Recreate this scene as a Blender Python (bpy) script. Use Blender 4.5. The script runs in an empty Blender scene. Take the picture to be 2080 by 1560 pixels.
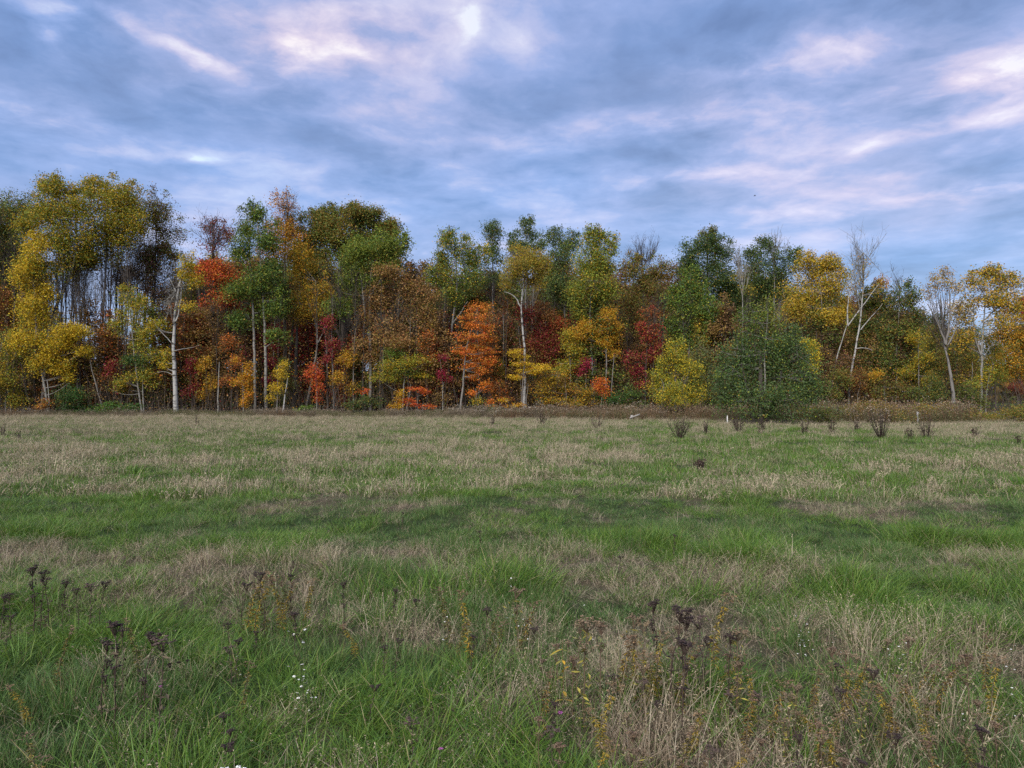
import bpy, math, random
import numpy as np
from mathutils import Vector
R = math.radians
rng = np.random.default_rng(11)
random.seed(11)
scene = bpy.context.scene
COL = scene.collection

# ------------------------------------------------------------------ camera
F, CX, CY = 1443.0, 1040.0, 780.0            # focal length and centre in photo pixels (2080 x 1560)
CAM_H, PITCH = 1.6, math.atan((808 - 780) / 1443.0)
cam_d = bpy.data.cameras.new('camera')
cam_d.sensor_width = 36.0
cam_d.lens = F / 2080 * 36.0
cam_d.clip_start, cam_d.clip_end = 0.05, 6000
cam = bpy.data.objects.new('camera', cam_d)
cam.location = (0, 0, CAM_H)
cam.rotation_euler = (R(90) + PITCH, 0, 0)
COL.objects.link(cam)
scene.camera = cam
SP, CP = math.sin(PITCH), math.cos(PITCH)


def ray(px, py):
    """direction through a photo pixel, scaled to y = 1"""
    a, b = (px - CX) / F, -(py - CY) / F
    dy, dz = CP - b * SP, SP + b * CP
    return a / dy, dz / dy


def W(px, py, Y):
    u, v = ray(px, py)
    return np.array([u * Y, Y, CAM_H + v * Y])


# ------------------------------------------------------------------ exposure
EXPOSURE = 1.9
scene.view_settings.view_transform = 'Standard'
scene.view_settings.look = 'None'
scene.view_settings.exposure = EXPOSURE
scene.view_settings.gamma = 1.0
scene.view_settings.use_curve_mapping = False
scene.cycles.max_bounces = 5
scene.cycles.diffuse_bounces = 3
scene.cycles.transmission_bounces = 3
scene.cycles.use_denoising = False
scene.cycles.pixel_filter_type = 'BLACKMAN_HARRIS'

# ------------------------------------------------------------------ sun (veiled by cloud) and sky
SUN_EL, SUN_AZ = 38.0, 205.0                 # azimuth measured from +Y clockwise: behind the camera, to the left
sun_d = bpy.data.lights.new('sun', 'SUN')
sun_d.energy = 1.5
sun_d.angle = R(45)
sun_d.color = (1.0, 0.95, 0.88)
sun = bpy.data.objects.new('sun', sun_d)
sun_dir = Vector((math.sin(R(SUN_AZ)) * math.cos(R(SUN_EL)), math.cos(R(SUN_AZ)) * math.cos(R(SUN_EL)), math.sin(R(SUN_EL))))
sun.rotation_euler = (-sun_dir).to_track_quat('-Z', 'Y').to_euler()
sun.location = (-20, -40, 60)
COL.objects.link(sun)

world = bpy.data.worlds.new("World")
scene.world = world
world.use_nodes = True
wt = world.node_tree
wt.nodes.clear()


class NT:
    """small helper that writes node graphs"""
    def __init__(s, t):
        s.t = t

    def n(s, kind, **kw):
        nd = s.t.nodes.new(kind)
        for k, v in kw.items():
            setattr(nd, k, v)
        return nd

    def put(s, sock, v):
        if hasattr(v, 'is_output') or isinstance(v, bpy.types.NodeSocket):
            s.t.links.new(v, sock)
        else:
            sock.default_value = v

    def math(s, op, a, b=0.0, c=None, clamp=False):
        nd = s.n('ShaderNodeMath', operation=op, use_clamp=clamp)
        s.put(nd.inputs[0], a)
        s.put(nd.inputs[1], b)
        if c is not None:
            s.put(nd.inputs[2], c)
        return nd.outputs[0]

    def vec(s, op, a, b=(0, 0, 0)):
        nd = s.n('ShaderNodeVectorMath', operation=op)
        s.put(nd.inputs[0], a)
        if op in ('SCALE',):
            s.put(nd.inputs['Scale'], b)
        elif op not in ('LENGTH', 'NORMALIZE'):
            s.put(nd.inputs[1], b)
        return nd.outputs['Value'] if op in ('DOT_PRODUCT', 'LENGTH') else nd.outputs['Vector']

    def noise(s, v, scale, detail=4.0, rough=0.5, dist=0.0, color=False):
        nd = s.n('ShaderNodeTexNoise')
        s.put(nd.inputs['Vector'], v)
        nd.inputs['Scale'].default_value = scale
        nd.inputs['Detail'].default_value = detail
        nd.inputs['Roughness'].default_value = rough
        nd.inputs['Distortion'].default_value = dist
        return nd.outputs['Color'] if color else nd.outputs[0]

    def ramp(s, f, stops, interp='LINEAR'):
        nd = s.n('ShaderNodeValToRGB')
        cr = nd.color_ramp
        cr.interpolation = interp
        while len(cr.elements) < len(stops):
            cr.elements.new(0.5)
        for e, (p, c) in zip(cr.elements, stops):
            e.position = p
            e.color = (*c, 1)
        s.put(nd.inputs[0], f)
        return nd.outputs[0]

    def mix(s, f, a, b, blend='MIX'):
        nd = s.n('ShaderNodeMix', data_type='RGBA', blend_type=blend)
        s.put(nd.inputs[0], f)
        s.put(nd.inputs[6], a if not isinstance(a, tuple) else (*a, 1))
        s.put(nd.inputs[7], b if not isinstance(b, tuple) else (*b, 1))
        return nd.outputs[2]


k = NT(wt)
SKY_STRENGTH = 0.1
GAIN = 1.0 / (SKY_STRENGTH * 2 ** EXPOSURE)   # cloud colours below are as displayed
sky = k.n('ShaderNodeTexSky', sky_type='NISHITA')
sky.sun_disc = False
sky.sun_elevation = R(SUN_EL)
sky.sun_rotation = R(SUN_AZ)
tc = k.n('ShaderNodeTexCoord')
sep = k.n('ShaderNodeSeparateXYZ')
wt.links.new(tc.outputs['Generated'], sep.inputs[0])
dz = k.math('ADD', k.math('MAXIMUM', sep.outputs[2], 0.0), 0.07)
comb = k.n('ShaderNodeCombineXYZ')
wt.links.new(k.math('DIVIDE', sep.outputs[0], dz), comb.inputs[0])
wt.links.new(k.math('DIVIDE', sep.outputs[1], dz), comb.inputs[1])
P = comb.outputs[0]                           # position on a flat cloud layer overhead
warp = k.vec('SCALE', k.vec('SUBTRACT', k.noise(P, 1.9, 8, 0.55, color=True), (0.5, 0.5, 0.5)), 0.55)
PW = k.vec('ADD', P, warp)
big = k.noise(k.vec('MULTIPLY', P, (1.0, 0.8, 1)), 1.15, 6, 0.5, 0.3)
mid = k.noise(k.vec('ADD', P, k.vec('SCALE', warp, 0.35)), 2.7, 7, 0.53, 0.1)
fine = k.noise(k.vec('ADD', P, k.vec('SCALE', warp, 0.5)), 10.0, 7, 0.6)
FADE = k.math('MAXIMUM', k.math('MULTIPLY', dz, 2.4, clamp=True), 0.62)   # distant cloud is softened by air
B = k.math('ADD', k.math('MULTIPLY', k.math('SUBTRACT', big, 0.5), 1.15), 0.41)
B = k.math('ADD', B, k.math('MULTIPLY', k.math('SUBTRACT', mid, 0.5), k.math('MULTIPLY', FADE, 1.05)))
B = k.math('ADD', B, k.math('MULTIPLY', k.math('SUBTRACT', fine, 0.5), k.math('MULTIPLY', FADE, 0.42)))


def cloud_p(px, py):
    u, v = ray(px, py)
    d = np.array([u, 1.0, v])
    d /= np.linalg.norm(d)
    return d[:2] / (max(d[2], 0) + 0.07)


# breaks and thick banks of this evening's cloud layer: photo x, y, half sizes, tilt, strength
CLOUDS = [
    (118, 44, 66, 36, 25, .50), (136, 100, 36, 14, 15, .28), (300, 68, 110, 16, 24, .26), (440, 130, 75, 17, 22, .45),
    (640, 80, 270, 70, 5, .26), (720, 45, 180, 38, -6, .24), (620, 118, 72, 40, 20, .36), (712, 115, 42, 17, 26, .32),
    (575, 160, 70, 24, -25, .22), (940, 62, 46, 46, 10, .22), (942, 62, 16, 20, 10, .16), (1035, 68, 44, 18, 12, .16), (945, 70, 150, 70, 0, .08),
    (398, 321, 26, 10, 10, .20), (398, 321, 11, 5, 10, .14), (300, 312, 210, 14, 2, .12), (50, 222, 110, 26, 14, .18), (120, 250, 150, 26, 8, .10),
    (1640, 135, 180, 42, -14, .32), (1760, 92, 70, 32, -22, .24), (1955, 168, 170, 52, -12, .34), (2050, 140, 70, 30, -15, .20),
    (2010, 238, 150, 30, -20, .24), (1440, 240, 130, 26, -6, .15), (1330, 250, 150, 26, 0, .10), (1745, 302, 50, 18, -12, .22),
    (1480, 352, 110, 18, -4, .22), (1330, 362, 120, 18, -5, .16), (1960, 388, 200, 15, -6, .28), (1600, 440, 180, 18, -3, .18),
    (1630, 270, 200, 40, -6, .10), (1100, 290, 120, 30, 8, .07),
    (1190, 160, 170, 70, -20, -.18), (1500, 55, 190, 50, 0, -.22), (1310, 190, 120, 34, 0, -.14), (200, 190, 240, 46, 14, -.14),
    (600, 285, 240, 36, 8, -.16), (1860, 110, 120, 24, -16, -.12), (1250, 325, 170, 22, 0, -.12), (1890, 300, 130, 20, -18, -.16),
    (30, 120, 60, 60, 0, -.12), (1830, 440, 240, 25, 0, -.10), (1450, 520, 300, 30, 0, -.06), (330, 420, 200, 24, 0, .06),
]
RAG = k.math('ADD', 0.1, k.math('MULTIPLY', k.math('ADD', mid, fine), 0.9))


def bank(px, py, rx, ry, ang, wob):
    """soft mask of one bank of cloud, ragged by the cloud noise"""
    c = cloud_p(px, py)
    ca, sa = math.cos(R(ang)), math.sin(R(ang))
    j1 = (cloud_p(px + ca * rx * .5, py + sa * rx * .5) - cloud_p(px - ca * rx * .5, py - sa * rx * .5))
    j2 = (cloud_p(px - sa * ry * .5, py + ca * ry * .5) - cloud_p(px + sa * ry * .5, py - ca * ry * .5))
    Ji = np.linalg.inv(np.array([j1, j2]).T)
    d = k.vec('SUBTRACT', k.vec('ADD', P, k.vec('SCALE', warp, wob)), (float(c[0]), float(c[1]), 0))
    a = k.vec('DOT_PRODUCT', d, (float(Ji[0, 0]), float(Ji[0, 1]), 0))
    b = k.vec('DOT_PRODUCT', d, (float(Ji[1, 0]), float(Ji[1, 1]), 0))
    q = k.math('ADD', k.math('MULTIPLY', a, a), k.math('MULTIPLY', b, b))
    return k.math('POWER', 2.718, k.math('MULTIPLY', q, -1.0))


for (px, py, rx, ry, ang, amp) in CLOUDS:
    g = k.math('MULTIPLY', bank(px, py, rx, ry, ang, 0.55), RAG)
    B = k.math('ADD', B, k.math('MULTIPLY', g, amp))
B = k.math('ADD', k.math('MULTIPLY', k.math('SUBTRACT', B, 0.45), 1.18), k.math('ADD', 0.41, k.math('MULTIPLY', FADE, 0.06)))
cloud = k.ramp(B, [(0.0, (0.135, 0.20, 0.39)), (0.22, (0.205, 0.295, 0.54)), (0.45, (0.335, 0.41, 0.685)), (0.62, (0.52, 0.525, 0.745)),
                   (0.82, (0.71, 0.68, 0.83)), (1.0, (0.92, 0.92, 0.95))])
# warm evening light on some banks, cold blue on others
T = k.math('MULTIPLY', k.math('SUBTRACT', k.noise(k.vec('ADD', P, (7.3, 2.1, 0)), 1.3, 5, 0.55), 0.5), 1.6)
for (px, py, rx, ry, ang, amp) in [(630, 95, 280, 100, 6, .55), (1900, 190, 300, 130, -12, .5), (1640, 380, 420, 110, -4, .45), (1500, 170, 220, 70, -10, .3),
                                   (300, 360, 420, 80, 4, -.35), (1150, 420, 320, 80, 0, -.3), (1000, 110, 200, 90, 0, -.25), (150, 60, 150, 80, 0, -.35), (1950, 520, 260, 50, 0, -.25)]:
    T = k.math('ADD', T, k.math('MULTIPLY', bank(px, py, rx, ry, ang, 0.8), amp))
T = k.math('ADD', T, 0.43, clamp=True)
cloud = k.mix(1.0, cloud, k.mix(T, (0.80, 0.96, 1.08), (1.13, 1.0, 0.96)), 'MULTIPLY')
cloud = k.vec('SCALE', cloud, GAIN)
# thin spots let a little of the clear sky through
col = k.mix(0.12, cloud, sky.outputs[0])
bg = k.n('ShaderNodeBackground')
bg.inputs[1].default_value = SKY_STRENGTH
wt.links.new(col, bg.inputs[0])
wo = k.n('ShaderNodeOutputWorld')
wt.links.new(bg.outputs[0], wo.inputs[0])

# ------------------------------------------------------------------ numpy noise and terrain


def _hash(ix, iy, s):
    h = (ix * 374761393 + iy * 668265263 + s * 974711) & 0x7fffffff
    h = ((h ^ (h >> 13)) * 1274126177) & 0x7fffffff
    return ((h ^ (h >> 16)) & 0xffff) / 65535.0


def vnoise(x, y, s=0):
    x, y = np.asarray(x, float), np.asarray(y, float)
    ix, iy = np.floor(x).astype(np.int64), np.floor(y).astype(np.int64)
    fx, fy = x - ix, y - iy
    fx, fy = fx * fx * (3 - 2 * fx), fy * fy * (3 - 2 * fy)
    a, b = _hash(ix, iy, s), _hash(ix + 1, iy, s)
    c, d = _hash(ix, iy + 1, s), _hash(ix + 1, iy + 1, s)
    return (a * (1 - fx) + b * fx) * (1 - fy) + (c * (1 - fx) + d * fx) * fy


def fbm(x, y, s=0, o=4):
    t, a, f = 0, 0.5, 1.0
    for i in range(o):
        t = t + a * vnoise(x * f, y * f, s + i * 17)
        a, f = a * .5, f * 2.03
    return t / (1 - .5 ** o)


def terrain(x, y):
    x, y = np.asarray(x, float), np.asarray(y, float)
    near = np.clip((y - 1.0) / 4.0, 0, 1)
    z = 0.22 * (fbm(x * .09 + 3.1, y * .11, 5, 3) - .5) * np.clip((y - 4) / 14, 0, 1)
    z = z + (0.16 * (fbm(x * .45, y * .6, 9, 3) - .5) + 0.10 * (fbm(x * 1.5, y * 1.6, 19, 2) - .5)) * near
    far = np.clip((y - 58) / 10, 0, 1)
    return z * (1 - far * .5)


def ground_at(px, py):
    """where the line of sight through a photo pixel meets flat ground"""
    u, v = ray(px, py)
    Y = CAM_H / max(-v, 1e-3)
    return u * Y, Y


def to_px(x, y, z=0.0):
    dx, dy, dz_ = x, y, z - CAM_H
    yc = dy * CP + dz_ * SP
    zc = -dy * SP + dz_ * CP
    yc = np.maximum(yc, 0.3)
    return CX + F * dx / yc, CY - F * zc / yc


# lush / dry pattern of the meadow: rows of photo y, columns at x = 0, 260 ... 2080 (1 = lush, 0 = dry)
GR = [(840, [.15] * 9), (860, [.1, .05, .05, .1, .1, .1, .1, .05, .05]), (880, [.35, .3, .3, .4, .35, .4, .5, .25, .03]),
      (900, [.35, .45, .55, .4, .4, .7, .85, .8, .5]), (920, [.3, .45, .45, .3, .4, .6, .95, .9, .6]),
      (945, [.25, .35, .4, .3, .35, .55, .9, .85, .5]), (975, [.5, .6, .55, .5, .35, .6, .8, .6, .55]),
      (1000, [.45, .4, .4, .4, .45, .4, .5, .5, .55]), (1030, [.75, .65, .45, .35, .6, .3, .35, .35, .6]),
      (1055, [.95, .85, .6, .75, .6, .7, .75, .7, .6]), (1085, [1, 1, .9, .8, .75, .9, 1, .95, 1]),
      (1110, [.8, .8, .8, .8, .6, .65, .95, 1, .9]), (1130, [.25, .35, .5, .6, .6, .5, .5, .6, .5]),
      (1160, [.3, .25, .25, .45, .5, .3, .3, .7, .7]), (1190, [.4, .3, .3, .5, .7, .5, .3, .8, .8]),
      (1220, [.5, .35, .35, .5, .75, .6, .65, .95, .85]), (1250, [.6, .4, .4, .55, .65, .45, .6, .8, .6]),
      (1290, [.8, .75, .5, .4, .4, .35, .3, .4, .5]), (1340, [.9, .9, .7, .7, .55, .35, .35, .45, .4]),
      (1390, [.9, .85, .6, .95, .75, .4, .5, .5, .55]), (1430, [.9, .85, .75, .75, .5, .4, .45, .5, .6]),
      (1480, [.9, .85, .65, .55, .6, .55, .45, .45, .5]), (1560, [.9, .8, .6, .6, .65, .55, .42, .42, .45])]
GY = np.array([g[0] for g in GR], float)
GV = np.array([g[1] for g in GR], float)


def lush(x, y):
    x, y = np.asarray(x, float), np.asarray(y, float)
    px, py = to_px(x, y)
    fy = np.interp(py, GY, np.arange(len(GY)))
    fx = np.clip(px / 260.0, 0, 8)
    i, j = np.clip(fy.astype(int), 0, len(GY) - 2), np.clip(fx.astype(int), 0, 7)
    a, b = fy - i, fx - j
    v = (GV[i, j] * (1 - b) + GV[i, j + 1] * b) * (1 - a) + (GV[i + 1, j] * (1 - b) + GV[i + 1, j + 1] * b) * a
    nz = fbm(x * .42, y * .50, 21, 4) - .5
    nz2 = fbm(x * 1.7, y * 1.7, 33, 3) - .5
    v = v + nz * 1.2 + nz2 * 1.25
    return np.clip((v - .46) * 2.3 + .5, 0, 1)


# ------------------------------------------------------------------ mesh building


def mesh_from(name, V, quads=None, tris=None, tint=None, smooth=False):
    me = bpy.data.meshes.new(name)
    V = np.ascontiguousarray(V, np.float32)
    me.vertices.add(len(V))
    me.vertices.foreach_set('co', V.ravel())
    parts, starts, tot = [], [], 0
    nq = 0 if quads is None else len(quads)
    nt = 0 if tris is None else len(tris)
    loops = np.concatenate([np.asarray(quads, np.int32).ravel() if nq else np.zeros(0, np.int32),
                            np.asarray(tris, np.int32).ravel() if nt else np.zeros(0, np.int32)])
    st = np.concatenate([np.arange(nq, dtype=np.int32) * 4, nq * 4 + np.arange(nt, dtype=np.int32) * 3])
    me.loops.add(len(loops))
    me.loops.foreach_set('vertex_index', loops)
    me.polygons.add(nq + nt)
    me.polygons.foreach_set('loop_start', st)
    if smooth:
        me.polygons.foreach_set('use_smooth', np.ones(nq + nt, bool))
    if tint is not None:
        at = me.attributes.new('tint', 'FLOAT_COLOR', 'POINT')
        c = np.ones((len(V), 4), np.float32)
        c[:, :3] = tint
        at.data.foreach_set('color', c.ravel())
    me.update(calc_edges=True)
    return me


class Geo:
    """collects pieces of one mesh"""
    def __init__(s):
        s.V, s.Q, s.T, s.C, s.n = [], [], [], [], 0

    def add(s, V, quads=None, tris=None, tint=(1, 1, 1)):
        V = np.asarray(V, float).reshape(-1, 3)
        if quads is not None and len(quads):
            s.Q.append(np.asarray(quads, np.int64).reshape(-1, 4) + s.n)
        if tris is not None and len(tris):
            s.T.append(np.asarray(tris, np.int64).reshape(-1, 3) + s.n)
        s.V.append(V)
        s.C.append(np.broadcast_to(np.asarray(tint, float), V.shape))
        s.n += len(V)
        return s

    def mesh(s, name, smooth=False):
        return mesh_from(name, np.concatenate(s.V), np.concatenate(s.Q) if s.Q else None,
                         np.concatenate(s.T) if s.T else None, np.concatenate(s.C), smooth)


def tubes(G, pts, rad, sides=5, tint=(1, 1, 1), wob=0.0):
    """pts K x n x 3, rad K x n: K tapered tubes"""
    pts = np.asarray(pts, float)
    rad = np.asarray(rad, float)
    if pts.ndim == 2:
        pts, rad = pts[None], rad[None]
    K, n, _ = pts.shape
    if K == 0:
        return
    t = np.gradient(pts, axis=1)
    t /= np.linalg.norm(t, axis=2, keepdims=True) + 1e-9
    ref = np.where(np.abs(t[..., 2:3]) > .9, np.array([1., 0, 0]), np.array([0, 0, 1.]))
    a = np.cross(t, ref)
    a /= np.linalg.norm(a, axis=2, keepdims=True) + 1e-9
    b = np.cross(t, a)
    th = np.arange(sides) / sides * 2 * np.pi
    r = rad[:, :, None, None]
    if wob:
        r = r * (1 + wob * rng.normal(size=(K, n, sides, 1)))
    V = pts[:, :, None] + r * (a[:, :, None] * np.cos(th)[:, None] + b[:, :, None] * np.sin(th)[:, None])
    i = np.arange(n - 1)[:, None]
    j = np.arange(sides)[None]
    q = np.stack([i * sides + j, i * sides + (j + 1) % sides, (i + 1) * sides + (j + 1) % sides, (i + 1) * sides + j], -1).reshape(-1, 4)
    Q = (np.arange(K)[:, None, None] * n * sides + q[None]).reshape(-1, 4)
    tint = np.asarray(tint, float)
    if tint.ndim == 2:
        tint = np.repeat(tint, n * sides, axis=0)
    G.add(V.reshape(-1, 3), Q, tint=tint)


def resample(P_, n, jit=0.0):
    P_ = np.asarray(P_, float)
    d = np.concatenate([[0], np.cumsum(np.linalg.norm(np.diff(P_, axis=0), axis=1))])
    s = np.linspace(0, d[-1], n)
    # smooth curve through the points
    out = np.stack([np.interp(s, d, P_[:, i]) for i in range(3)], 1)
    if n > 4:
        for _ in range(2):
            out[1:-1] = out[1:-1] * .5 + (out[:-2] + out[2:]) * .25
    if jit:
        out[1:-1] += rng.normal(size=(n - 2, 3)) * jit
    return out


def leaves(G, pos, size, tint, nbias=(0, 0, .5), aspect=.72, droop=0.0):
    """kite-shaped folded leaves at pos"""
    n = len(pos)
    nr = rng.normal(size=(n, 3)) + np.asarray(nbias)
    nr /= np.linalg.norm(nr, axis=1, keepdims=True) + 1e-9
    d = rng.normal(size=(n, 3))
    d[:, 2] -= droop
    d -= nr * (d * nr).sum(1, keepdims=True)
    d /= np.linalg.norm(d, axis=1, keepdims=True) + 1e-9
    e = np.cross(nr, d)
    L = (np.asarray(size) * rng.uniform(.65, 1.35, n))[:, None]
    w = L * aspect * .5
    p0 = pos - d * L * .5
    p1 = pos + e * w + nr * L * .10 - d * L * .05
    p2 = pos + d * L * .5 - nr * L * .06
    p3 = pos - e * w + nr * L * .10 - d * L * .05
    V = np.stack([p0, p1, p2, p3], 1).reshape(-1, 3)
    i = np.arange(n)[:, None] * 4
    T = np.concatenate([i + np.array([[0, 1, 2]]), i + np.array([[0, 2, 3]])], 0)
    G.add(V, tris=T, tint=np.repeat(np.broadcast_to(tint, (n, 3)), 4, axis=0))


# ------------------------------------------------------------------ materials


def new_mat(name):
    m = bpy.data.materials.new(name)
    m.use_nodes = True
    m.node_tree.nodes.clear()
    return m, NT(m.node_tree)


def leafy(name, trans=0.3, vary=0.25, rough=0.6, gain=1.0, spec=0.18):
    m, n = new_mat(name)
    at = n.n('ShaderNodeAttribute', attribute_name='tint')
    oi = n.n('ShaderNodeObjectInfo')
    v = n.math('ADD', n.math('MULTIPLY', oi.outputs['Random'], vary), gain - vary / 2)
    c = n.vec('SCALE', at.outputs['Color'], v)
    d = n.n('ShaderNodeBsdfPrincipled')
    m.node_tree.links.new(c, d.inputs['Base Color'])
    d.inputs['Roughness'].default_value = rough
    d.inputs['Specular IOR Level'].default_value = spec
    t = n.n('ShaderNodeBsdfTranslucent')
    m.node_tree.links.new(n.vec('MULTIPLY', c, (1.15, 1.1, .7)), t.inputs[0])
    mx = n.n('ShaderNodeMixShader')
    mx.inputs[0].default_value = trans
    m.node_tree.links.new(d.outputs[0], mx.inputs[1])
    m.node_tree.links.new(t.outputs[0], mx.inputs[2])
    o = n.n('ShaderNodeOutputMaterial')
    m.node_tree.links.new(mx.outputs[0], o.inputs[0])
    return m


def bark(name, light, dark, marks, scale=(2.2, 2.2, 9)):
    m, n = new_mat(name)
    tcn = n.n('ShaderNodeTexCoord')
    v = n.vec('MULTIPLY', tcn.outputs['Object'], scale)
    nz = n.noise(v, 1.0, 4, .6)
    f = n.math('MULTIPLY', n.math('SUBTRACT', nz, marks), 9.0, clamp=True)
    c = n.mix(f, light, dark)
    nz2 = n.noise(n.vec('MULTIPLY', tcn.outputs['Object'], (6, 6, 1.2)), 1.0, 4, .6)
    c = n.mix(n.math('MULTIPLY', nz2, .55), c, dark)
    d = n.n('ShaderNodeBsdfPrincipled')
    m.node_tree.links.new(c, d.inputs['Base Color'])
    d.inputs['Roughness'].default_value = .85
    d.inputs['Specular IOR Level'].default_value = .2
    bp = n.n('ShaderNodeBump')
    bp.inputs['Strength'].default_value = .5
    bp.inputs['Distance'].default_value = .02
    m.node_tree.links.new(nz2, bp.inputs['Height'])
    m.node_tree.links.new(bp.outputs[0], d.inputs['Normal'])
    o = n.n('ShaderNodeOutputMaterial')
    m.node_tree.links.new(d.outputs[0], o.inputs[0])
    return m


M = dict(
    leaf=leafy('leaf', .30, .12, gain=1.32),
    grass=leafy('grass', .25, .45, rough=.45, gain=1.15, spec=.28),
    weed=leafy('weed', .12, .2),
    birch=bark('birch_bark', (.37, .36, .335), (.045, .04, .035), .52, (1.6, 1.6, 4.5)),
    pale=bark('aspen_bark', (.25, .24, .21), (.06, .055, .05), .53, (1.8, 1.8, 5)),
    grey=bark('grey_bark', (.20, .185, .165), (.055, .05, .045), .55, (5, 5, 2)),
    dark=bark('dark_bark', (.075, .062, .052), (.022, .019, .017), .52, (6, 6, 1.4)),
    post=bark('painted_wood', (.75, .74, .72), (.35, .33, .3), .66, (8, 8, 4)),
    old=bark('weathered_wood', (.30, .28, .26), (.12, .11, .10), .58, (12, 12, 2)),
)

# ground
gm, n = new_mat('meadow_soil')
at = n.n('ShaderNodeAttribute', attribute_name='tint')
tcn = n.n('ShaderNodeTexCoord')
f1 = n.noise(tcn.outputs['Object'], 3.0, 8, .65)
f2 = n.noise(tcn.outputs['Object'], 38.0, 5, .65)
c = n.vec('SCALE', at.outputs['Color'], n.math('ADD', n.math('MULTIPLY', f1, .7), n.math('MULTIPLY', f2, .8)))
d = n.n('ShaderNodeBsdfPrincipled')
d.inputs['Roughness'].default_value = .95
d.inputs['Specular IOR Level'].default_value = .1
gm.node_tree.links.new(c, d.inputs['Base Color'])
bp = n.n('ShaderNodeBump')
bp.inputs['Strength'].default_value = .8
bp.inputs['Distance'].default_value = .04
gm.node_tree.links.new(f2, bp.inputs['Height'])
gm.node_tree.links.new(bp.outputs[0], d.inputs['Normal'])
o = n.n('ShaderNodeOutputMaterial')
gm.node_tree.links.new(d.outputs[0], o.inputs[0])

# ------------------------------------------------------------------ objects


def obj(name, me, mat=None, parent=None, kind=None, label=None):
    ob = bpy.data.objects.new(name, me)
    COL.objects.link(ob)
    if mat is not None and not me.materials:
        me.materials.append(mat)
    if parent is not None:
        ob.parent = parent
    if kind:
        ob['kind'] = kind
    if label:
        ob['label'] = label
    return ob


def thing(name, label, cat, loc, group=None):
    e = bpy.data.objects.new(name, None)
    e.empty_display_size = .2
    e.location = loc
    COL.objects.link(e)
    e['label'], e['category'] = label, cat
    if group:
        e['group'] = group
    return e


def copy_thing(src, loc, rz=0.0, scale=1.0, label=None, group=None):
    c = src.copy()
    COL.objects.link(c)
    c.location = loc
    c.rotation_euler = (0, 0, rz)
    c.scale = scale if isinstance(scale, tuple) else (scale,) * 3
    if label:
        c['label'] = label
    if group:
        c['group'] = group
    for ch in src.children:
        d_ = ch.copy()
        COL.objects.link(d_)
        d_.parent = c
        for g_ in ch.children:
            e_ = g_.copy()
            COL.objects.link(e_)
            e_.parent = d_
    return c


# ------------------------------------------------------------------ ground sheet
ys = np.concatenate([[-1500, -600, -250, -100, -50, -25, -12, -6, -3], np.arange(-1, 12, .22), np.arange(12, 30, .4), np.arange(30, 110, .9),
                     np.geomspace(112, 2600, 26)])
xh = np.concatenate([np.arange(0, 14, .3), np.arange(14, 90, 1.0), np.geomspace(92, 2200, 22)])
xs = np.concatenate([-xh[:0:-1], xh])
gx, gy = np.meshgrid(xs, ys)
gz = terrain(gx, gy)
lu = lush(gx, gy)
wood = np.clip((gy - 59.5 + 2 * (fbm(gx * .2, gy * .2, 4, 3) - .5)) / 2.5, 0, 1) * np.clip((118 - gy) / 6, 0, 1)
dry_c, lush_c, litter_c = np.array([.105, .085, .055]), np.array([.036, .056, .018]), np.array([.075, .045, .026])
gc = dry_c + (lush_c - dry_c) * lu[..., None]
gc = gc + (litter_c - gc) * wood[..., None]
far_green = ((gy > np.where(gx > 46, 66, 112))[..., None])
gc = np.where(far_green, np.array([.05, .085, .02]), gc)
ny, nx = gx.shape
idx = np.arange(ny * nx).reshape(ny, nx)
Q = np.stack([idx[:-1, :-1], idx[:-1, 1:], idx[1:, 1:], idx[1:, :-1]], -1).reshape(-1, 4)
me = mesh_from('ground', np.stack([gx, gy, gz], -1).reshape(-1, 3), Q, tint=gc.reshape(-1, 3), smooth=True)
ob = obj('ground', me, gm, kind='structure')

# ------------------------------------------------------------------ grass (uncountable: instanced tufts)


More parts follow.
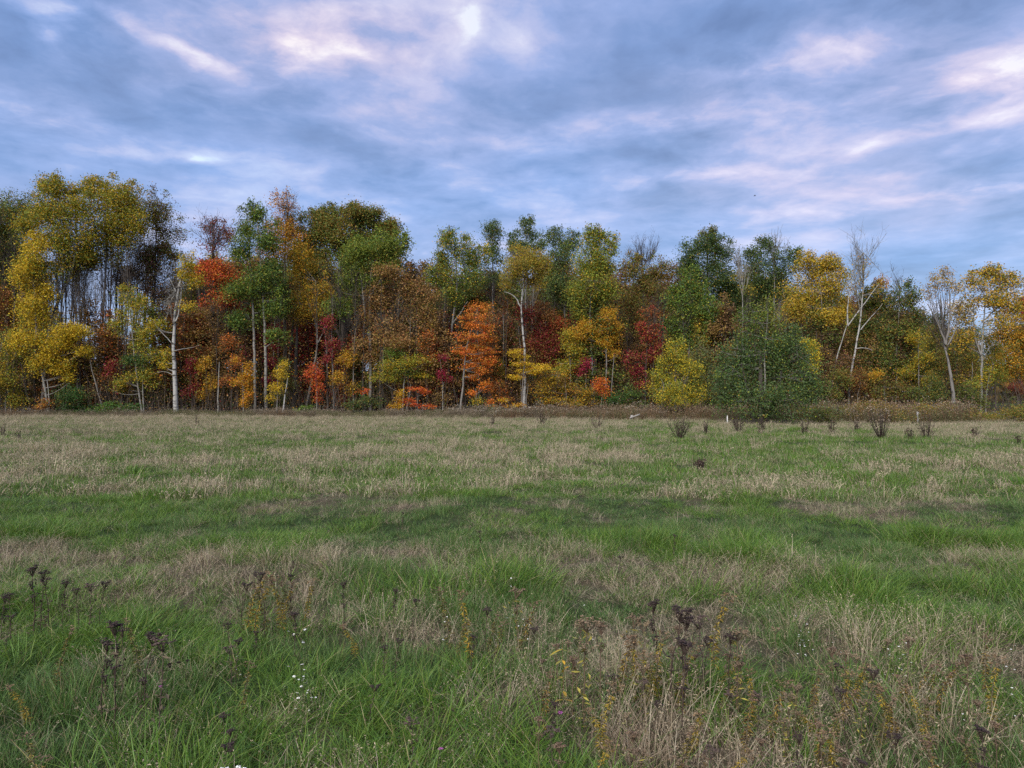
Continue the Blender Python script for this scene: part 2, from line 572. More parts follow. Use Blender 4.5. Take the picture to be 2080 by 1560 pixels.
def blades(G, n, rad, h, hv, width, lean, curve, cols, seg=3, head=None):
    """a tuft of curved tapering blades"""
    ang = rng.uniform(0, 2 * np.pi, n)
    r = rad * np.sqrt(rng.uniform(0, 1, n))
    base = np.stack([r * np.cos(ang), r * np.sin(ang), np.zeros(n) - .01], 1)
    H = h * (1 + hv * rng.uniform(-1, 1, n))
    la = ang + rng.normal(0, .9, n)
    ld = np.stack([np.cos(la), np.sin(la), np.zeros(n)], 1)
    ln = np.abs(rng.normal(0, lean, n))
    cv = np.abs(rng.normal(0, curve, n))
    sa = rng.uniform(0, 2 * np.pi, n)
    side = np.stack([np.cos(sa), np.sin(sa), np.zeros(n)], 1)
    V, m = [], 2 * seg + 1
    for i in range(seg + 1):
        t = i / seg
        p = base + ld * (H * (ln * t + cv * t * t))[:, None]
        p[:, 2] += H * t * np.sqrt(np.clip(1 - .55 * np.minimum(cv * t, 1.2) ** 2, .12, 1))
        wd = (width * (1 - .75 * t ** 1.5) * .5)
        if i < seg:
            V += [p - side * wd, p + side * wd]
        else:
            V += [p]
    V = np.stack(V, 1)
    c = np.asarray([cc[:3] for cc in cols])
    w = np.asarray([cc[3] for cc in cols])
    ci = rng.choice(len(c), n, p=w / w.sum())
    tint = c[ci] * rng.uniform(.75, 1.25, (n, 1))
    tt = np.repeat(tint[:, None], m, 1)
    i0 = np.arange(n)[:, None] * m
    Qs, Ts = [], []
    for i in range(seg - 1):
        Qs.append(i0 + np.array([[2 * i, 2 * i + 1, 2 * i + 3, 2 * i + 2]]))
    Ts.append(i0 + np.array([[2 * seg - 2, 2 * seg - 1, 2 * seg]]))
    G.add(V.reshape(-1, 3), np.concatenate(Qs) if Qs else None, np.concatenate(Ts), tint=tt.reshape(-1, 3))
    if head:
        # loose seed head: small slivers along the top of each stem
        hl, hn, hc = head
        tip = V[:, -1]
        for q in range(hn):
            p = tip - (tip - V[:, -3]) * rng.uniform(0, .8, (n, 1)) + rng.normal(0, .006, (n, 3))
            leaves(G, p, hl, np.asarray(hc) * rng.uniform(.8, 1.25, (n, 1)), aspect=.3)


GREEN = [(.074, .146, .020, .5), (.115, .175, .026, .25), (.046, .102, .020, .2), (.20, .165, .08, .05)]
BLUEG = [(.062, .124, .030, .6), (.095, .15, .036, .3), (.22, .185, .10, .10)]
DRY = [(.33, .275, .19, .40), (.23, .185, .13, .24), (.44, .38, .28, .14), (.085, .14, .035, .22)]
DRYB = [(.24, .185, .13, .45), (.28, .215, .15, .3), (.12, .09, .065, .15), (.09, .11, .04, .10)]
MIXC = [(.09, .13, .04, .4), (.26, .21, .14, .3), (.065, .115, .03, .3)]
tuft_specs = []
for i in range(3):
    tuft_specs.append(('lush', dict(n=38, rad=.13, h=.27, hv=.5, width=.0066, lean=.35, curve=.75, cols=GREEN)))
for i in range(2):
    tuft_specs.append(('lush_fine', dict(n=44, rad=.12, h=.17, hv=.5, width=.0042, lean=.3, curve=.4, cols=BLUEG)))
for i in range(3):
    tuft_specs.append(('dry', dict(n=17, rad=.13, h=.23, hv=.6, width=.0040, lean=.34, curve=.35, cols=DRY, head=(.016, 3, (.33, .265, .18)))))
for i in range(2):
    tuft_specs.append(('dry_brown', dict(n=20, rad=.13, h=.17, hv=.55, width=.0034, lean=.5, curve=.55, cols=DRYB, head=(.011, 3, (.15, .105, .075)))))
for i in range(2):
    tuft_specs.append(('far_lush', dict(n=34, rad=.24, h=.105, hv=.6, width=.012, lean=.4, curve=.5, cols=GREEN, seg=2)))
for i in range(2):
    tuft_specs.append(('far_dry', dict(n=30, rad=.24, h=.155, hv=.6, width=.0085, lean=.35, curve=.3, cols=DRY, seg=2, head=(.034, 2, (.30, .245, .17)))))
for i in range(2):
    tuft_specs.append(('far_mix', dict(n=30, rad=.24, h=.12, hv=.6, width=.010, lean=.4, curve=.4, cols=MIXC, seg=2)))
tufts = bpy.data.collections.new('grass_tufts')
TI = {}
for i, (nm, kw) in enumerate(tuft_specs):
    G = Geo()
    blades(G, **kw)
    t_ob = bpy.data.objects.new('tuft_%03d' % i, G.mesh('grass_tuft'))
    t_ob.data.materials.append(M['grass'])
    tufts.objects.link(t_ob)
    TI.setdefault(nm, []).append(i)

weed_tufts = bpy.data.collections.new('weed_tufts')
WI = {}


def weed_clump(G, stems, h, cols, heads, hc, leafn, lc, rad=.35):
    a = rng.uniform(0, 2 * np.pi, stems)
    r = rad * np.sqrt(rng.uniform(0, 1, stems))
    b = np.stack([r * np.cos(a), r * np.sin(a), np.zeros(stems)], 1)
    H = h * rng.uniform(.6, 1.15, stems)
    tip = b + np.stack([rng.normal(0, .12, stems) * h, rng.normal(0, .12, stems) * h, H], 1)
    pts = np.stack([b, (b + tip) / 2 + rng.normal(0, .02, (stems, 3)), tip], 1)
    tubes(G, pts, np.stack([np.full(stems, .006), np.full(stems, .0045), np.full(stems, .002)], 1), 3,
          np.asarray(cols) * rng.uniform(.7, 1.3, (stems, 1)))
    k_ = rng.integers(0, stems, leafn)
    t = rng.uniform(.15, .95, (leafn, 1))
    p = b[k_] + (tip[k_] - b[k_]) * t + rng.normal(0, .035, (leafn, 3))
    lcs = np.asarray(lc)
    leaves(G, p, .055, lcs[rng.integers(0, len(lcs), leafn)] * rng.uniform(.7, 1.3, (leafn, 1)), aspect=.4)
    if heads:
        k_ = rng.integers(0, stems, heads)
        p = tip[k_] + rng.normal(0, .03, (heads, 3)) - np.array([0, 0, .02])
        leaves(G, p, .045, np.asarray(hc) * rng.uniform(.75, 1.2, (heads, 1)), aspect=.8)


wspec = [('tan', 14, .7, (.15, .115, .08), 26, (.24, .19, .135), 60, [(.17, .13, .08), (.10, .10, .04), (.24, .18, .10)]),
         ('tan', 12, .8, (.13, .10, .07), 18, (.28, .23, .17), 75, [(.13, .10, .06), (.08, .09, .035), (.20, .14, .07)]),
         ('fluff', 13, .9, (.10, .075, .055), 14, (.36, .32, .26), 80, [(.10, .08, .05), (.07, .075, .03), (.13, .09, .05)]),
         ('green', 14, .65, (.09, .09, .04), 10, (.24, .19, .12), 110, [(.06, .085, .028), (.09, .10, .035), (.13, .11, .04)]),
         ('rusty', 13, .8, (.14, .08, .05), 24, (.24, .17, .11), 80, [(.13, .08, .035), (.09, .08, .035), (.19, .125, .04)])]
for i, (nm, *a) in enumerate(wspec):
    G = Geo()
    weed_clump(G, *a)
    t_ob = bpy.data.objects.new('weed_%03d' % i, G.mesh('weed_clump'))
    t_ob.data.materials.append(M['weed'])
    weed_tufts.objects.link(t_ob)
    WI.setdefault(nm, []).append(i)


def scatter_group(coll):
    ng = bpy.data.node_groups.new('scatter_' + coll.name, 'GeometryNodeTree')
    ng.interface.new_socket('Geometry', in_out='INPUT', socket_type='NodeSocketGeometry')
    ng.interface.new_socket('Geometry', in_out='OUTPUT', socket_type='NodeSocketGeometry')
    nn = ng.nodes
    gi, go = nn.new('NodeGroupInput'), nn.new('NodeGroupOutput')
    ci = nn.new('GeometryNodeCollectionInfo')
    ci.inputs['Collection'].default_value = coll
    ci.inputs['Separate Children'].default_value = True
    ci.inputs['Reset Children'].default_value = True
    ip = nn.new('GeometryNodeInstanceOnPoints')
    ip.inputs['Pick Instance'].default_value = True

    def attr(nm, ty):
        a = nn.new('GeometryNodeInputNamedAttribute')
        a.data_type = ty
        a.inputs['Name'].default_value = nm
        return a.outputs[0]
    L = ng.links.new
    L(gi.outputs[0], ip.inputs['Points'])
    L(ci.outputs[0], ip.inputs['Instance'])
    L(attr('pick', 'INT'), ip.inputs['Instance Index'])
    er = nn.new('FunctionNodeEulerToRotation')
    L(attr('turn', 'FLOAT_VECTOR'), er.inputs[0])
    L(er.outputs[0], ip.inputs['Rotation'])
    L(attr('grow', 'FLOAT_VECTOR'), ip.inputs['Scale'])
    L(ip.outputs[0], go.inputs[0])
    return ng


NG, NGW = scatter_group(tufts), scatter_group(weed_tufts)


def scatter(name, pts, pick, grow, ng, label):
    me = bpy.data.meshes.new(name)
    m = len(pts)
    me.vertices.add(m)
    me.vertices.foreach_set('co', np.asarray(pts, np.float32).ravel())
    me.attributes.new('pick', 'INT', 'POINT').data.foreach_set('value', np.asarray(pick, np.int32))
    turn = np.zeros((m, 3), np.float32)
    turn[:, 2] = rng.uniform(0, 6.283, m)
    turn[:, :2] = rng.normal(0, .10, (m, 2))
    me.attributes.new('turn', 'FLOAT_VECTOR', 'POINT').data.foreach_set('vector', turn.ravel())
    me.attributes.new('grow', 'FLOAT_VECTOR', 'POINT').data.foreach_set('vector', np.asarray(grow, np.float32).ravel())
    ob = obj(name, me, kind='stuff', label=label)
    md = ob.modifiers.new('scatter', 'NODES')
    md.node_group = ng
    return ob


def wedge(y0, y1, dens, margin=3.0):
    A = []
    for y in np.arange(y0, y1, .5):
        hw = y * .735 + margin
        m = rng.poisson(2 * hw * .5 * dens)
        A.append(np.stack([rng.uniform(-hw, hw, m), rng.uniform(y, y + .5, m)], 1))
    return np.concatenate(A)


xy = np.concatenate([wedge(1.6, 8, 150), wedge(8, 14, 85)])
xy_f = np.concatenate([wedge(11, 24, 34), wedge(24, 64, 19)])


def pick_of(names, m):
    a = np.concatenate([TI[q] for q in names])
    return a[rng.integers(0, len(a), m)]


near = len(xy)
allp = np.concatenate([xy, xy_f])
L_ = lush(allp[:, 0], allp[:, 1])
isn = np.arange(len(allp)) < near
u = rng.uniform(0, 1, len(allp)) + 1.0 * (fbm(allp[:, 0] * 2.7, allp[:, 1] * 2.1, 41, 3) - .5)
isdry = u > np.where(isn, .26, np.interp(allp[:, 1], [14, 30, 50, 60], [.38, .50, .52, .32])) + np.where(isn, .66, .52) * L_
fine_g = fbm(allp[:, 0] * .8, allp[:, 1] * .8, 61, 2)
pick = np.zeros(len(allp), int)
g_n = isn & ~isdry
pick[g_n] = np.where(fine_g[g_n] + rng.normal(0, .08, g_n.sum()) > .52, pick_of(['lush'], g_n.sum()), pick_of(['lush_fine'], g_n.sum()))
d_n = isn & isdry
pick[d_n] = np.where(rng.uniform(0, 1, d_n.sum()) < .62, pick_of(['dry'], d_n.sum()), pick_of(['dry_brown'], d_n.sum()))
g_f = ~isn & ~isdry
pick[g_f] = np.where(rng.uniform(0, 1, g_f.sum()) < .72, pick_of(['far_lush'], g_f.sum()), pick_of(['far_mix'], g_f.sum()))
d_f = ~isn & isdry
pick[d_f] = np.where(rng.uniform(0, 1, d_f.sum()) < .7, pick_of(['far_dry'], d_f.sum()), pick_of(['far_mix'], d_f.sum()))
zz = terrain(allp[:, 0], allp[:, 1])
P3 = np.column_stack([allp, zz])
tus = fbm(allp[:, 0] * 1.5, allp[:, 1] * 1.5, 77, 3)          # tussocks
sc = (.25 + 1.35 * tus ** 1.4 * 1.2) * rng.uniform(.7, 1.3, len(allp))
dcam = np.hypot(allp[:, 0], allp[:, 1])
sc *= np.where(isn, np.interp(dcam, [0, 5.5, 8, 11, 14], [.54, .54, .42, .33, .32]), .9)
hz = sc * np.where(isdry, np.interp(L_, [0, 1], [1.15, .8]), np.interp(L_, [0, 1], [.85, 1.1]))
edge = np.clip((allp[:, 1] - 42) / 12, 0, 1)
hz = hz * (1 + .15 * edge * isdry)
wid = np.clip(np.sqrt(sc), .6, 1.3)
grow = np.column_stack([wid, wid, hz])
GRASS_PTS = []
gsel = ~isdry
scatter('green_grass', P3[gsel], pick[gsel], grow[gsel], NG, 'short and long green grass of the meadow')
scatter('dry_grass', P3[isdry], pick[isdry], grow[isdry], NG, 'tan dried grass stems and seed heads in the meadow')

# tall dead weeds along the foot of the wood
m = 19000
wx = rng.uniform(-62, 62, m)
front = np.interp(wx, [-60, -40, -12, 0, 14, 24, 40, 62], [59, 58.5, 57, 52, 49, 44, 41, 40])
wy = front + (63 - front) * rng.uniform(0, 1, m) ** 1.1 + rng.normal(0, .5, m)
prob = np.interp(wx, [-60, -30, -12, 0, 62], [.45, .45, .6, .85, .85]) * (.35 + .9 * fbm(wx * .25, wy * .3, 90, 3))
keep = rng.uniform(0, 1, m) < prob
wx, wy = wx[keep], wy[keep]
zone = fbm(wx * .16, wy * .25, 91, 3) + rng.normal(0, .07, len(wx))
wp = np.where(zone < .40, WI['green'][0], np.where(zone < .50, WI['tan'][0], np.where(zone < .58, WI['fluff'][0], np.where(zone < .64, WI['tan'][1], WI['rusty'][0]))))
wpx = wx / wy * F + CX
gs = rng.uniform(.4, 1.2, len(wx)) * (.55 + .9 * fbm(wx * .5, wy * .4, 97, 2)) * np.interp(wpx, [0, 900, 1200, 1700, 1960, 2000, 2080], [.68, .75, 1.0, 1.35, 1.25, .42, .42])
wp = np.where((wpx > 1100) & (rng.uniform(0, 1, len(wx)) < .62), np.where(rng.uniform(0, 1, len(wx)) < .45, WI['green'][0], WI['rusty'][0]), wp)
scatter('dead_weeds', np.column_stack([wx, wy, terrain(wx, wy)]), wp, np.column_stack([gs, gs, gs]), NGW,
        'brown dead weeds and goldenrod standing along the foot of the wood')

# ------------------------------------------------------------------ trees
olive, dkgreen, green = (.098, .122, .024), (.040, .070, .022), (.064, .112, .022)
bluegr, yelgr, lime = (.062, .092, .036), (.165, .185, .026), (.115, .17, .022)
gold, deepgold, yellow = (.33, .215, .018), (.24, .145, .014), (.45, .32, .022)
orange, orgold, red = (.46, .125, .018), (.38, .175, .016), (.33, .050, .022)
crimson, magenta, rust = (.135, .014, .018), (.23, .015, .045), (.20, .072, .022)
tan, brown, mauve = (.225, .135, .055), (.105, .062, .028), (.125, .068, .052)
goldbr = (.165, .105, .022)


MIXERS = np.array([(.11, .13, .024), (.13, .085, .03), (.20, .135, .022), (.25, .17, .03)])


def pal_cols(pal, n, clump_ids=None, coher=.5, odd=.07):
    c = np.array([p[0] for p in pal])
    w = np.array([p[1] for p in pal], float)
    w /= w.sum()
    ci = rng.choice(len(c), n, p=w)
    if clump_ids is not None:
        cc = rng.choice(len(c), clump_ids.max() + 1, p=w)
        same = rng.uniform(0, 1, n) < coher
        ci = np.where(same, cc[clump_ids], ci)
    out = c[ci]
    odd = rng.uniform(0, 1, n) < odd               # a share of leaves has turned, or has not turned yet
    out[odd] = MIXERS[rng.integers(0, 4, odd.sum())]
    return out * rng.uniform(.78, 1.22, (n, 1)) * (1 + rng.normal(0, .06, (n, 3)))


DENS = 1.9


def crown_leaves(G, lumps, Y, base, pal, dens, size, flat, per=13, ragged=.14, odd=.07, upright=.8):
    """fills the lumps (photo px at depth Y) with leaf clumps; returns the clump centres"""
    cents = []
    s = Y / F
    if not flat and len(lumps) > 4:
        top = min(l[1] - l[3] for l in lumps)
        ext = []
        for lp in lumps:
            if lp[1] - lp[3] < top + 60 and lp[2] > 14:
                for _ in range(3):
                    ux = rng.uniform(-.85, .85)
                    ext.append((lp[0] + ux * lp[2], lp[1] - lp[3] * math.sqrt(1 - ux * ux) + rng.uniform(-5, 4), rng.uniform(3.5, 7), rng.uniform(6, 12)) + tuple(lp[4:]))
        lumps = list(lumps) + ext
    for lp in lumps:
        cx, cy, rx, ry = lp[:4]
        lpal = lp[4] if len(lp) > 4 and lp[4] else pal
        ld = lp[5] if len(lp) > 5 else dens
        c = W(cx, cy, Y) - base
        rw, rz = rx * s, ry * s
        rd = min(max(rw, rz) * .85, 3.2) if not flat else rw * .9
        c = c + np.array([0, rng.normal(0, .25 * rd), 0])
        size_ = size * .84
        nl = int(DENS * 1.08 * ld * math.pi * rx * ry * (Y / 62) ** 2 * (.165 / size) ** 1.4)
        nc = max(3, nl // per)
        if flat or min(rx, ry) * s < .6:
            ns, sr = 1, 1.0
            sub = np.zeros((1, 3))
        else:
            ns = int(np.clip(4 + rx * ry / 160, 8, 26))
            d = rng.normal(size=(ns, 3)) + np.array([0, -.25, .15])
            d /= np.linalg.norm(d, axis=1, keepdims=True)
            sub = d * rng.uniform(.25, 1.0, (ns, 1)) ** .7 * np.array([.82, .82, .86])
            sr = rng.uniform(.22, .54, (ns, 1)) * (10 / ns) ** .2
        sid = rng.integers(0, ns, nc)
        d = rng.normal(size=(nc, 3))
        d /= np.linalg.norm(d, axis=1, keepdims=True)
        r = rng.uniform(0, 1, (nc, 1)) ** .5 * (1 + ragged * np.clip(rng.normal(size=(nc, 1)), -1.5, 1.5))
        unit = d * r if ns == 1 else sub[sid] + d * r * sr[sid] * np.array([1, 1, .85])
        cc = c + unit * np.array([rw, rd, rz])
        cs = .25 * np.clip(min(rw, rz), .35, 1.5) + .13
        sg = np.array([cs, cs, cs * (.40 if flat else upright)])
        wgt = rng.gamma(2.5, .4, nc)
        ids = rng.choice(nc, nl, p=wgt / wgt.sum())
        p = cc[ids] + np.clip(rng.normal(size=(nl, 3)), -1.7, 1.7) * sg * rng.uniform(.5, 1.3, (nc, 1))[ids]
        leaves(G, p, size_, pal_cols(lpal, nl, ids, odd=odd), nbias=(0, -.15, 1.6 if flat else .8))
        cents.append(cc)
    return np.concatenate(cents)


def bezier(a, b, c, n):
    t = np.linspace(0, 1, n)[:, None]
    return a * (1 - t) ** 2 + 2 * b * t * (1 - t) + c * t * t


def bare_crown(G, stem, env, Y, base, n1=12, n2=9, n3=5, r0=.03, up=.6, tint=(1, 1, 1)):
    """bare branchwork: limbs, branches and twigs fanning into an envelope (cx, cy, rx, ry in photo px)"""
    cx, cy, rx, ry = env
    c = W(cx, cy, Y) - base
    s = Y / F
    rw, rz = rx * s, ry * s
    zs = stem[:, 2]
    lo = c[2] - rz
    cand = np.where(zs > lo - .35 * rz)[0]
    if len(cand) < 2:
        cand = np.arange(len(stem))[-3:]
    L1, L2, L3 = [], [], []
    for i in range(n1):
        st = stem[rng.choice(cand)]
        a = rng.uniform(0, 2 * np.pi)
        q = rng.uniform(.25, 1)
        end = c + np.array([np.cos(a) * rw * q, np.sin(a) * rw * q, rz * rng.uniform(-.35, 1.0) * (1.15 - .5 * q)])
        ctrl = st * .5 + end * .5 + np.array([0, 0, -.18 * (1 - up) * rz]) + rng.normal(0, .1 * rw, 3)
        b1 = bezier(st, ctrl, end, 6)
        L1.append(b1)
        for j in range(n2):
            t = rng.uniform(.25, 1)
            p = b1[min(int(t * 5), 4)] * .5 + b1[min(int(t * 5) + 1, 5)] * .5
            dirv = (b1[5] - b1[0])
            dirv /= np.linalg.norm(dirv) + 1e-9
            ln = rz * rng.uniform(.22, .5)
            e2 = p + (dirv * .6 + rng.normal(0, .45, 3) + np.array([0, 0, up])) * ln * .7
            b2 = bezier(p, p * .5 + e2 * .5 + rng.normal(0, .06 * ln, 3), e2, 4)
            L2.append(b2)
            for q_ in range(n3):
                p3 = b2[rng.integers(1, 4)]
                d2 = e2 - p
                e3 = p3 + (d2 / (np.linalg.norm(d2) + 1e-9) * .6 + rng.normal(0, .5, 3) + np.array([0, 0, up * .5])) * ln * rng.uniform(.25, .6)
                L3.append(np.stack([p3, (p3 + e3) / 2 + rng.normal(0, .03 * ln, 3), e3]))
    L1, L2, L3 = np.array(L1), np.array(L2), np.array(L3)
    tubes(G, L1, np.tile(np.linspace(r0, r0 * .35, 6), (len(L1), 1)), 5, tint)
    tubes(G, L2, np.tile(np.linspace(r0 * .42, r0 * .2, 4), (len(L2), 1)), 3, tint)
    if len(L3):
        tubes(G, L3, np.tile(np.linspace(r0 * .24, r0 * .14, 3), (len(L3), 1)), 3, tint)


def tree(label, Y, stems, lumps=(), pal=None, dens=.42, size=.165, flat=False, cat='tree', name='broadleaf_tree', limbs=(), bare=(),
         group=None, twig=0.0, nlimb=2.2, crown_name='crown', ragged=.14, odd=.07, upright=.8, per=11):
    """stems: (px points from the ground up, base width in px, bark); limbs: (px points, width px, bark) visible big branches"""
    s = Y / F
    bx_ = W(stems[0][0][0][0], 845, Y)[0]
    base = np.array([bx_, Y, float(terrain(bx_, Y))])
    root = thing(name, label, cat, tuple(base), group)
    SP_ = []
    for (pp, wpx, bk) in stems:
        pts = [W(a[0], a[1], Y) for a in pp]
        on_ground = pp[0][1] >= 826
        if on_ground:
            x0 = pts[0][0]
            pts[0] = np.array([x0, Y, float(terrain(x0, Y)) - .15])
        yo = rng.normal(0, .25)
        pts = np.array(pts) - base
        pts[1:, 1] += np.linspace(0, yo, len(pts) - 1) if len(pts) > 2 else 0
        L = np.linalg.norm(np.diff(pts, axis=0), axis=1).sum()
        nseg = int(np.clip(L * 1.6, 6, 26))
        c = resample(pts, nseg, .02)
        r0 = wpx * s * .5
        rr = r0 * np.linspace(1, .32, nseg)
        if on_ground:
            rr[0] *= 1.35
            rr[1] *= 1.05
        G = Geo()
        tubes(G, c, rr, 8, wob=.05)
        tr_ = obj('trunk', G.mesh('trunk', True), M[bk], root)
        if not SP_:
            SP_OB = tr_
        SP_.append((c, rr, bk))
    for (pp, wpx, bk) in limbs:
        pts = np.array([W(a[0], a[1], Y) for a in pp]) - base
        pts[1:, 1] += rng.normal(0, .3) * np.linspace(.3, 1, len(pts) - 1)
        c = resample(pts, 9, .02)
        G = Geo()
        tubes(G, c, wpx * s * .5 * np.linspace(1, .3, 9), 6, wob=.05)
        obj('limb', G.mesh('limb', True), M[bk], SP_OB)
    if len(lumps):
        G = Geo()
        cents = crown_leaves(G, lumps, Y, base, pal, dens, size, flat, per, ragged, odd, upright)
        obj(crown_name, G.mesh(crown_name), M['leaf'], root)
        # limbs from the stem into the crown, twigs out to the leaf clumps
        G2, tw = Geo(), []
        c, rr, bk = max(SP_, key=lambda t: t[0][-1][2])
        allc = np.concatenate([q[0] for q in SP_])
        allr = np.concatenate([q[1] for q in SP_])
        lb = []
        for lp in lumps:
            for _ in range(max(1, int(round(nlimb * rng.uniform(.6, 1.3))))):
                e = cents[rng.integers(0, len(cents))] if rng.uniform() < .25 else \
                    W(lp[0] + rng.normal(0, .45) * lp[2], lp[1] + rng.normal(0, .45) * lp[3], Y) - base
                zt = e[2] - rng.uniform(.15, .5) * max(.6, np.hypot(e[0] - allc[:, 0], e[1] - allc[:, 1]).min() * 1.2)
                kk = np.argmin(np.abs(allc[:, 2] - zt) + .35 * np.hypot(allc[:, 0] - e[0], allc[:, 1] - e[1]))
                st = allc[kk]
                ct = st * .45 + e * .55 + np.array([0, 0, -.12 * np.linalg.norm(e - st)]) + rng.normal(0, .12, 3)
                lb.append((bezier(st, ct, e, 6), min(allr[kk] * .55, .09)))
        tubes(G2, np.array([b[0] for b in lb]), np.array([np.linspace(b[1], .014, 6) for b in lb]), 5)
        lbp = np.concatenate([b[0] for b in lb])
        m_ = int(len(cents) * (.12 + twig * .8))
        sel = cents[rng.integers(0, len(cents), m_)]
        if m_:
            dd = ((sel[:, None, ::1] - lbp[None]) ** 2).sum(-1)
            nb = lbp[dd.argmin(1)]
            md_ = (nb + sel) / 2 + rng.normal(0, .07, sel.shape)
            over = sel + (sel - nb) * .15 + np.array([0, 0, .1]) * twig
            tubes(G2, np.stack([nb, md_, over], 1), np.tile([.014, .010, .005], (m_, 1)), 3)
        obj('twigs', G2.mesh('twigs', True), M['grey' if bk in ('pale', 'birch', 'grey') else 'dark'], root, kind='stuff')
    for (env, bk, kw) in bare:
        G = Geo()
        allc = np.concatenate([q[0] for q in SP_])
        bare_crown(G, allc, env, Y, base, **kw)
        obj('twigs', G.mesh('twigs', True), M[bk], root, kind='stuff')
    return root


def bush(label, Y, x0, lumps, pal, dens=.42, size=.13, cat='bush', name='bush', stem='grey', flat=False, group=None, sw=2.2, top=None):
    t = top if top is not None else min(l[1] for l in lumps)
    ws = max(l[2] for l in lumps)
    st = [([(x0, 845), (x0 + rng.normal(0, 2), (845 + t) / 2), (x0 + rng.normal(0, 4), t + 4)], sw, stem)]
    if ws > 22:
        st.append(([(x0 + 6, 845), (x0 + ws * .4, (845 + t) / 2)], sw * .8, stem))
    return tree(label, Y, st, lumps, pal, dens, size, flat, cat, name, group=group, nlimb=1.6)


# ---- left part of the wood
tree('dark olive oak at the left end of the wood, behind the vivid yellow tree', 72, [([(20, 845), (15, 650), (10, 480)], 12, 'dark')],
     [(20, 470, 75, 85), (-60, 560, 90, 110), (5, 590, 60, 50), (60, 430, 35, 40)], [(olive, .5), (dkgreen, .25), (goldbr, .25)], .36, name='oak_tree')
tree('tall golden olive aspen with a leaning pale forked trunk, tallest at the left', 64,
     [([(84, 845), (95, 730), (98, 670), (112, 620), (138, 565), (152, 520), (150, 450), (145, 390)], 8, 'pale')],
     [(105, 455, 62, 62), (105, 405, 42, 40), (150, 480, 52, 70), (100, 545, 52, 34), (84, 372, 11, 22), (112, 364, 10, 20), (140, 388, 14, 24), (60, 470, 30, 40), (170, 430, 25, 40)],
     [(gold, .38), (yelgr, .34), (olive, .28)], .34, limbs=[([(120, 605), (116, 560), (118, 500)], 4, 'pale'), ([(108, 660), (108, 620)], 3, 'pale')], name='aspen_tree')
tree('broad golden aspen with a grey trunk, right of the tallest golden aspen', 66.5,
     [([(206, 845), (205, 700), (214, 560), (220, 420)], 7, 'grey')],
     [(225, 425, 70, 52), (255, 470, 52, 55), (200, 505, 58, 50), (183, 388, 20, 26), (213, 380, 24, 26), (258, 402, 34, 28), (170, 540, 40, 35), (285, 440, 22, 40)],
     [(gold, .45), (yelgr, .32), (olive, .23)], .36, name='aspen_tree')
tree('vivid yellow tree forming a tall ragged column at the left', 62.5, [([(100, 845), (88, 770), (76, 690), (70, 560), (72, 505)], 5, 'pale')],
     [(72, 512, 28, 38), (60, 575, 27, 45), (86, 590, 24, 34), (72, 640, 36, 40), (58, 695, 34, 34), (112, 705, 30, 30), (148, 672, 40, 20), (138, 700, 18, 22),
      (170, 712, 22, 12), (95, 740, 34, 28), (128, 745, 20, 22), (140, 770, 10, 12)],
     [(yellow, .48), (gold, .32), (yelgr, .2)], .40, size=.15, name='yellow_aspen')
bush('bushy green and yellow sapling at the left edge of the meadow', 62, 14, [(12, 715, 32, 34), (8, 775, 38, 45), (36, 812, 22, 22), (-25, 760, 30, 60)],
     [(yelgr, .34), (gold, .3), (brown, .2), (olive, .16)], .36, cat='tree', name='sapling', sw=4)
tree('rusty brown tree at the left edge behind the yellow column', 69, [([(2, 845), (5, 640)], 6, 'dark')], [(8, 625, 42, 48), (28, 668, 28, 24), (-30, 660, 30, 40)],
     [(rust, .45), (brown, .45), (goldbr, .1)], .30, name='broadleaf_tree')
tree('tall brown and olive tree between the golden aspen and the red maple', 70, [([(312, 845), (312, 650), (320, 470)], 7, 'dark')],
     [(322, 425, 40, 34), (335, 480, 40, 55), (300, 535, 48, 48, [(mauve, .5), (brown, .25), (olive, .25)]), (262, 560, 34, 34, [(mauve, .5), (tan, .3), (brown, .2)]),
      (352, 530, 20, 38), (310, 585, 40, 26, [(mauve, .5), (tan, .3), (brown, .2)])],
     [(olive, .38), (goldbr, .25), (brown, .25), (mauve, .12)], .26, twig=.5)
tree('small yellow green tree with twin slim pale stems, left of the white birch', 63,
     [([(290, 845), (281, 790), (272, 700), (266, 612)], 4, 'pale'), ([(293, 845), (290, 790), (291, 740)], 3, 'pale')],
     [(262, 608, 22, 22), (288, 635, 30, 28), (238, 660, 18, 24), (285, 690, 34, 24), (326, 662, 18, 14), (258, 772, 36, 14), (300, 768, 24, 22), (312, 722, 24, 18), (243, 788, 16, 9), (270, 735, 30, 16, [(dkgreen, .6), (green, .4)])],
     [(gold, .38), (yelgr, .36), (olive, .26)], .33, size=.145, name='aspen_tree', twig=.3)
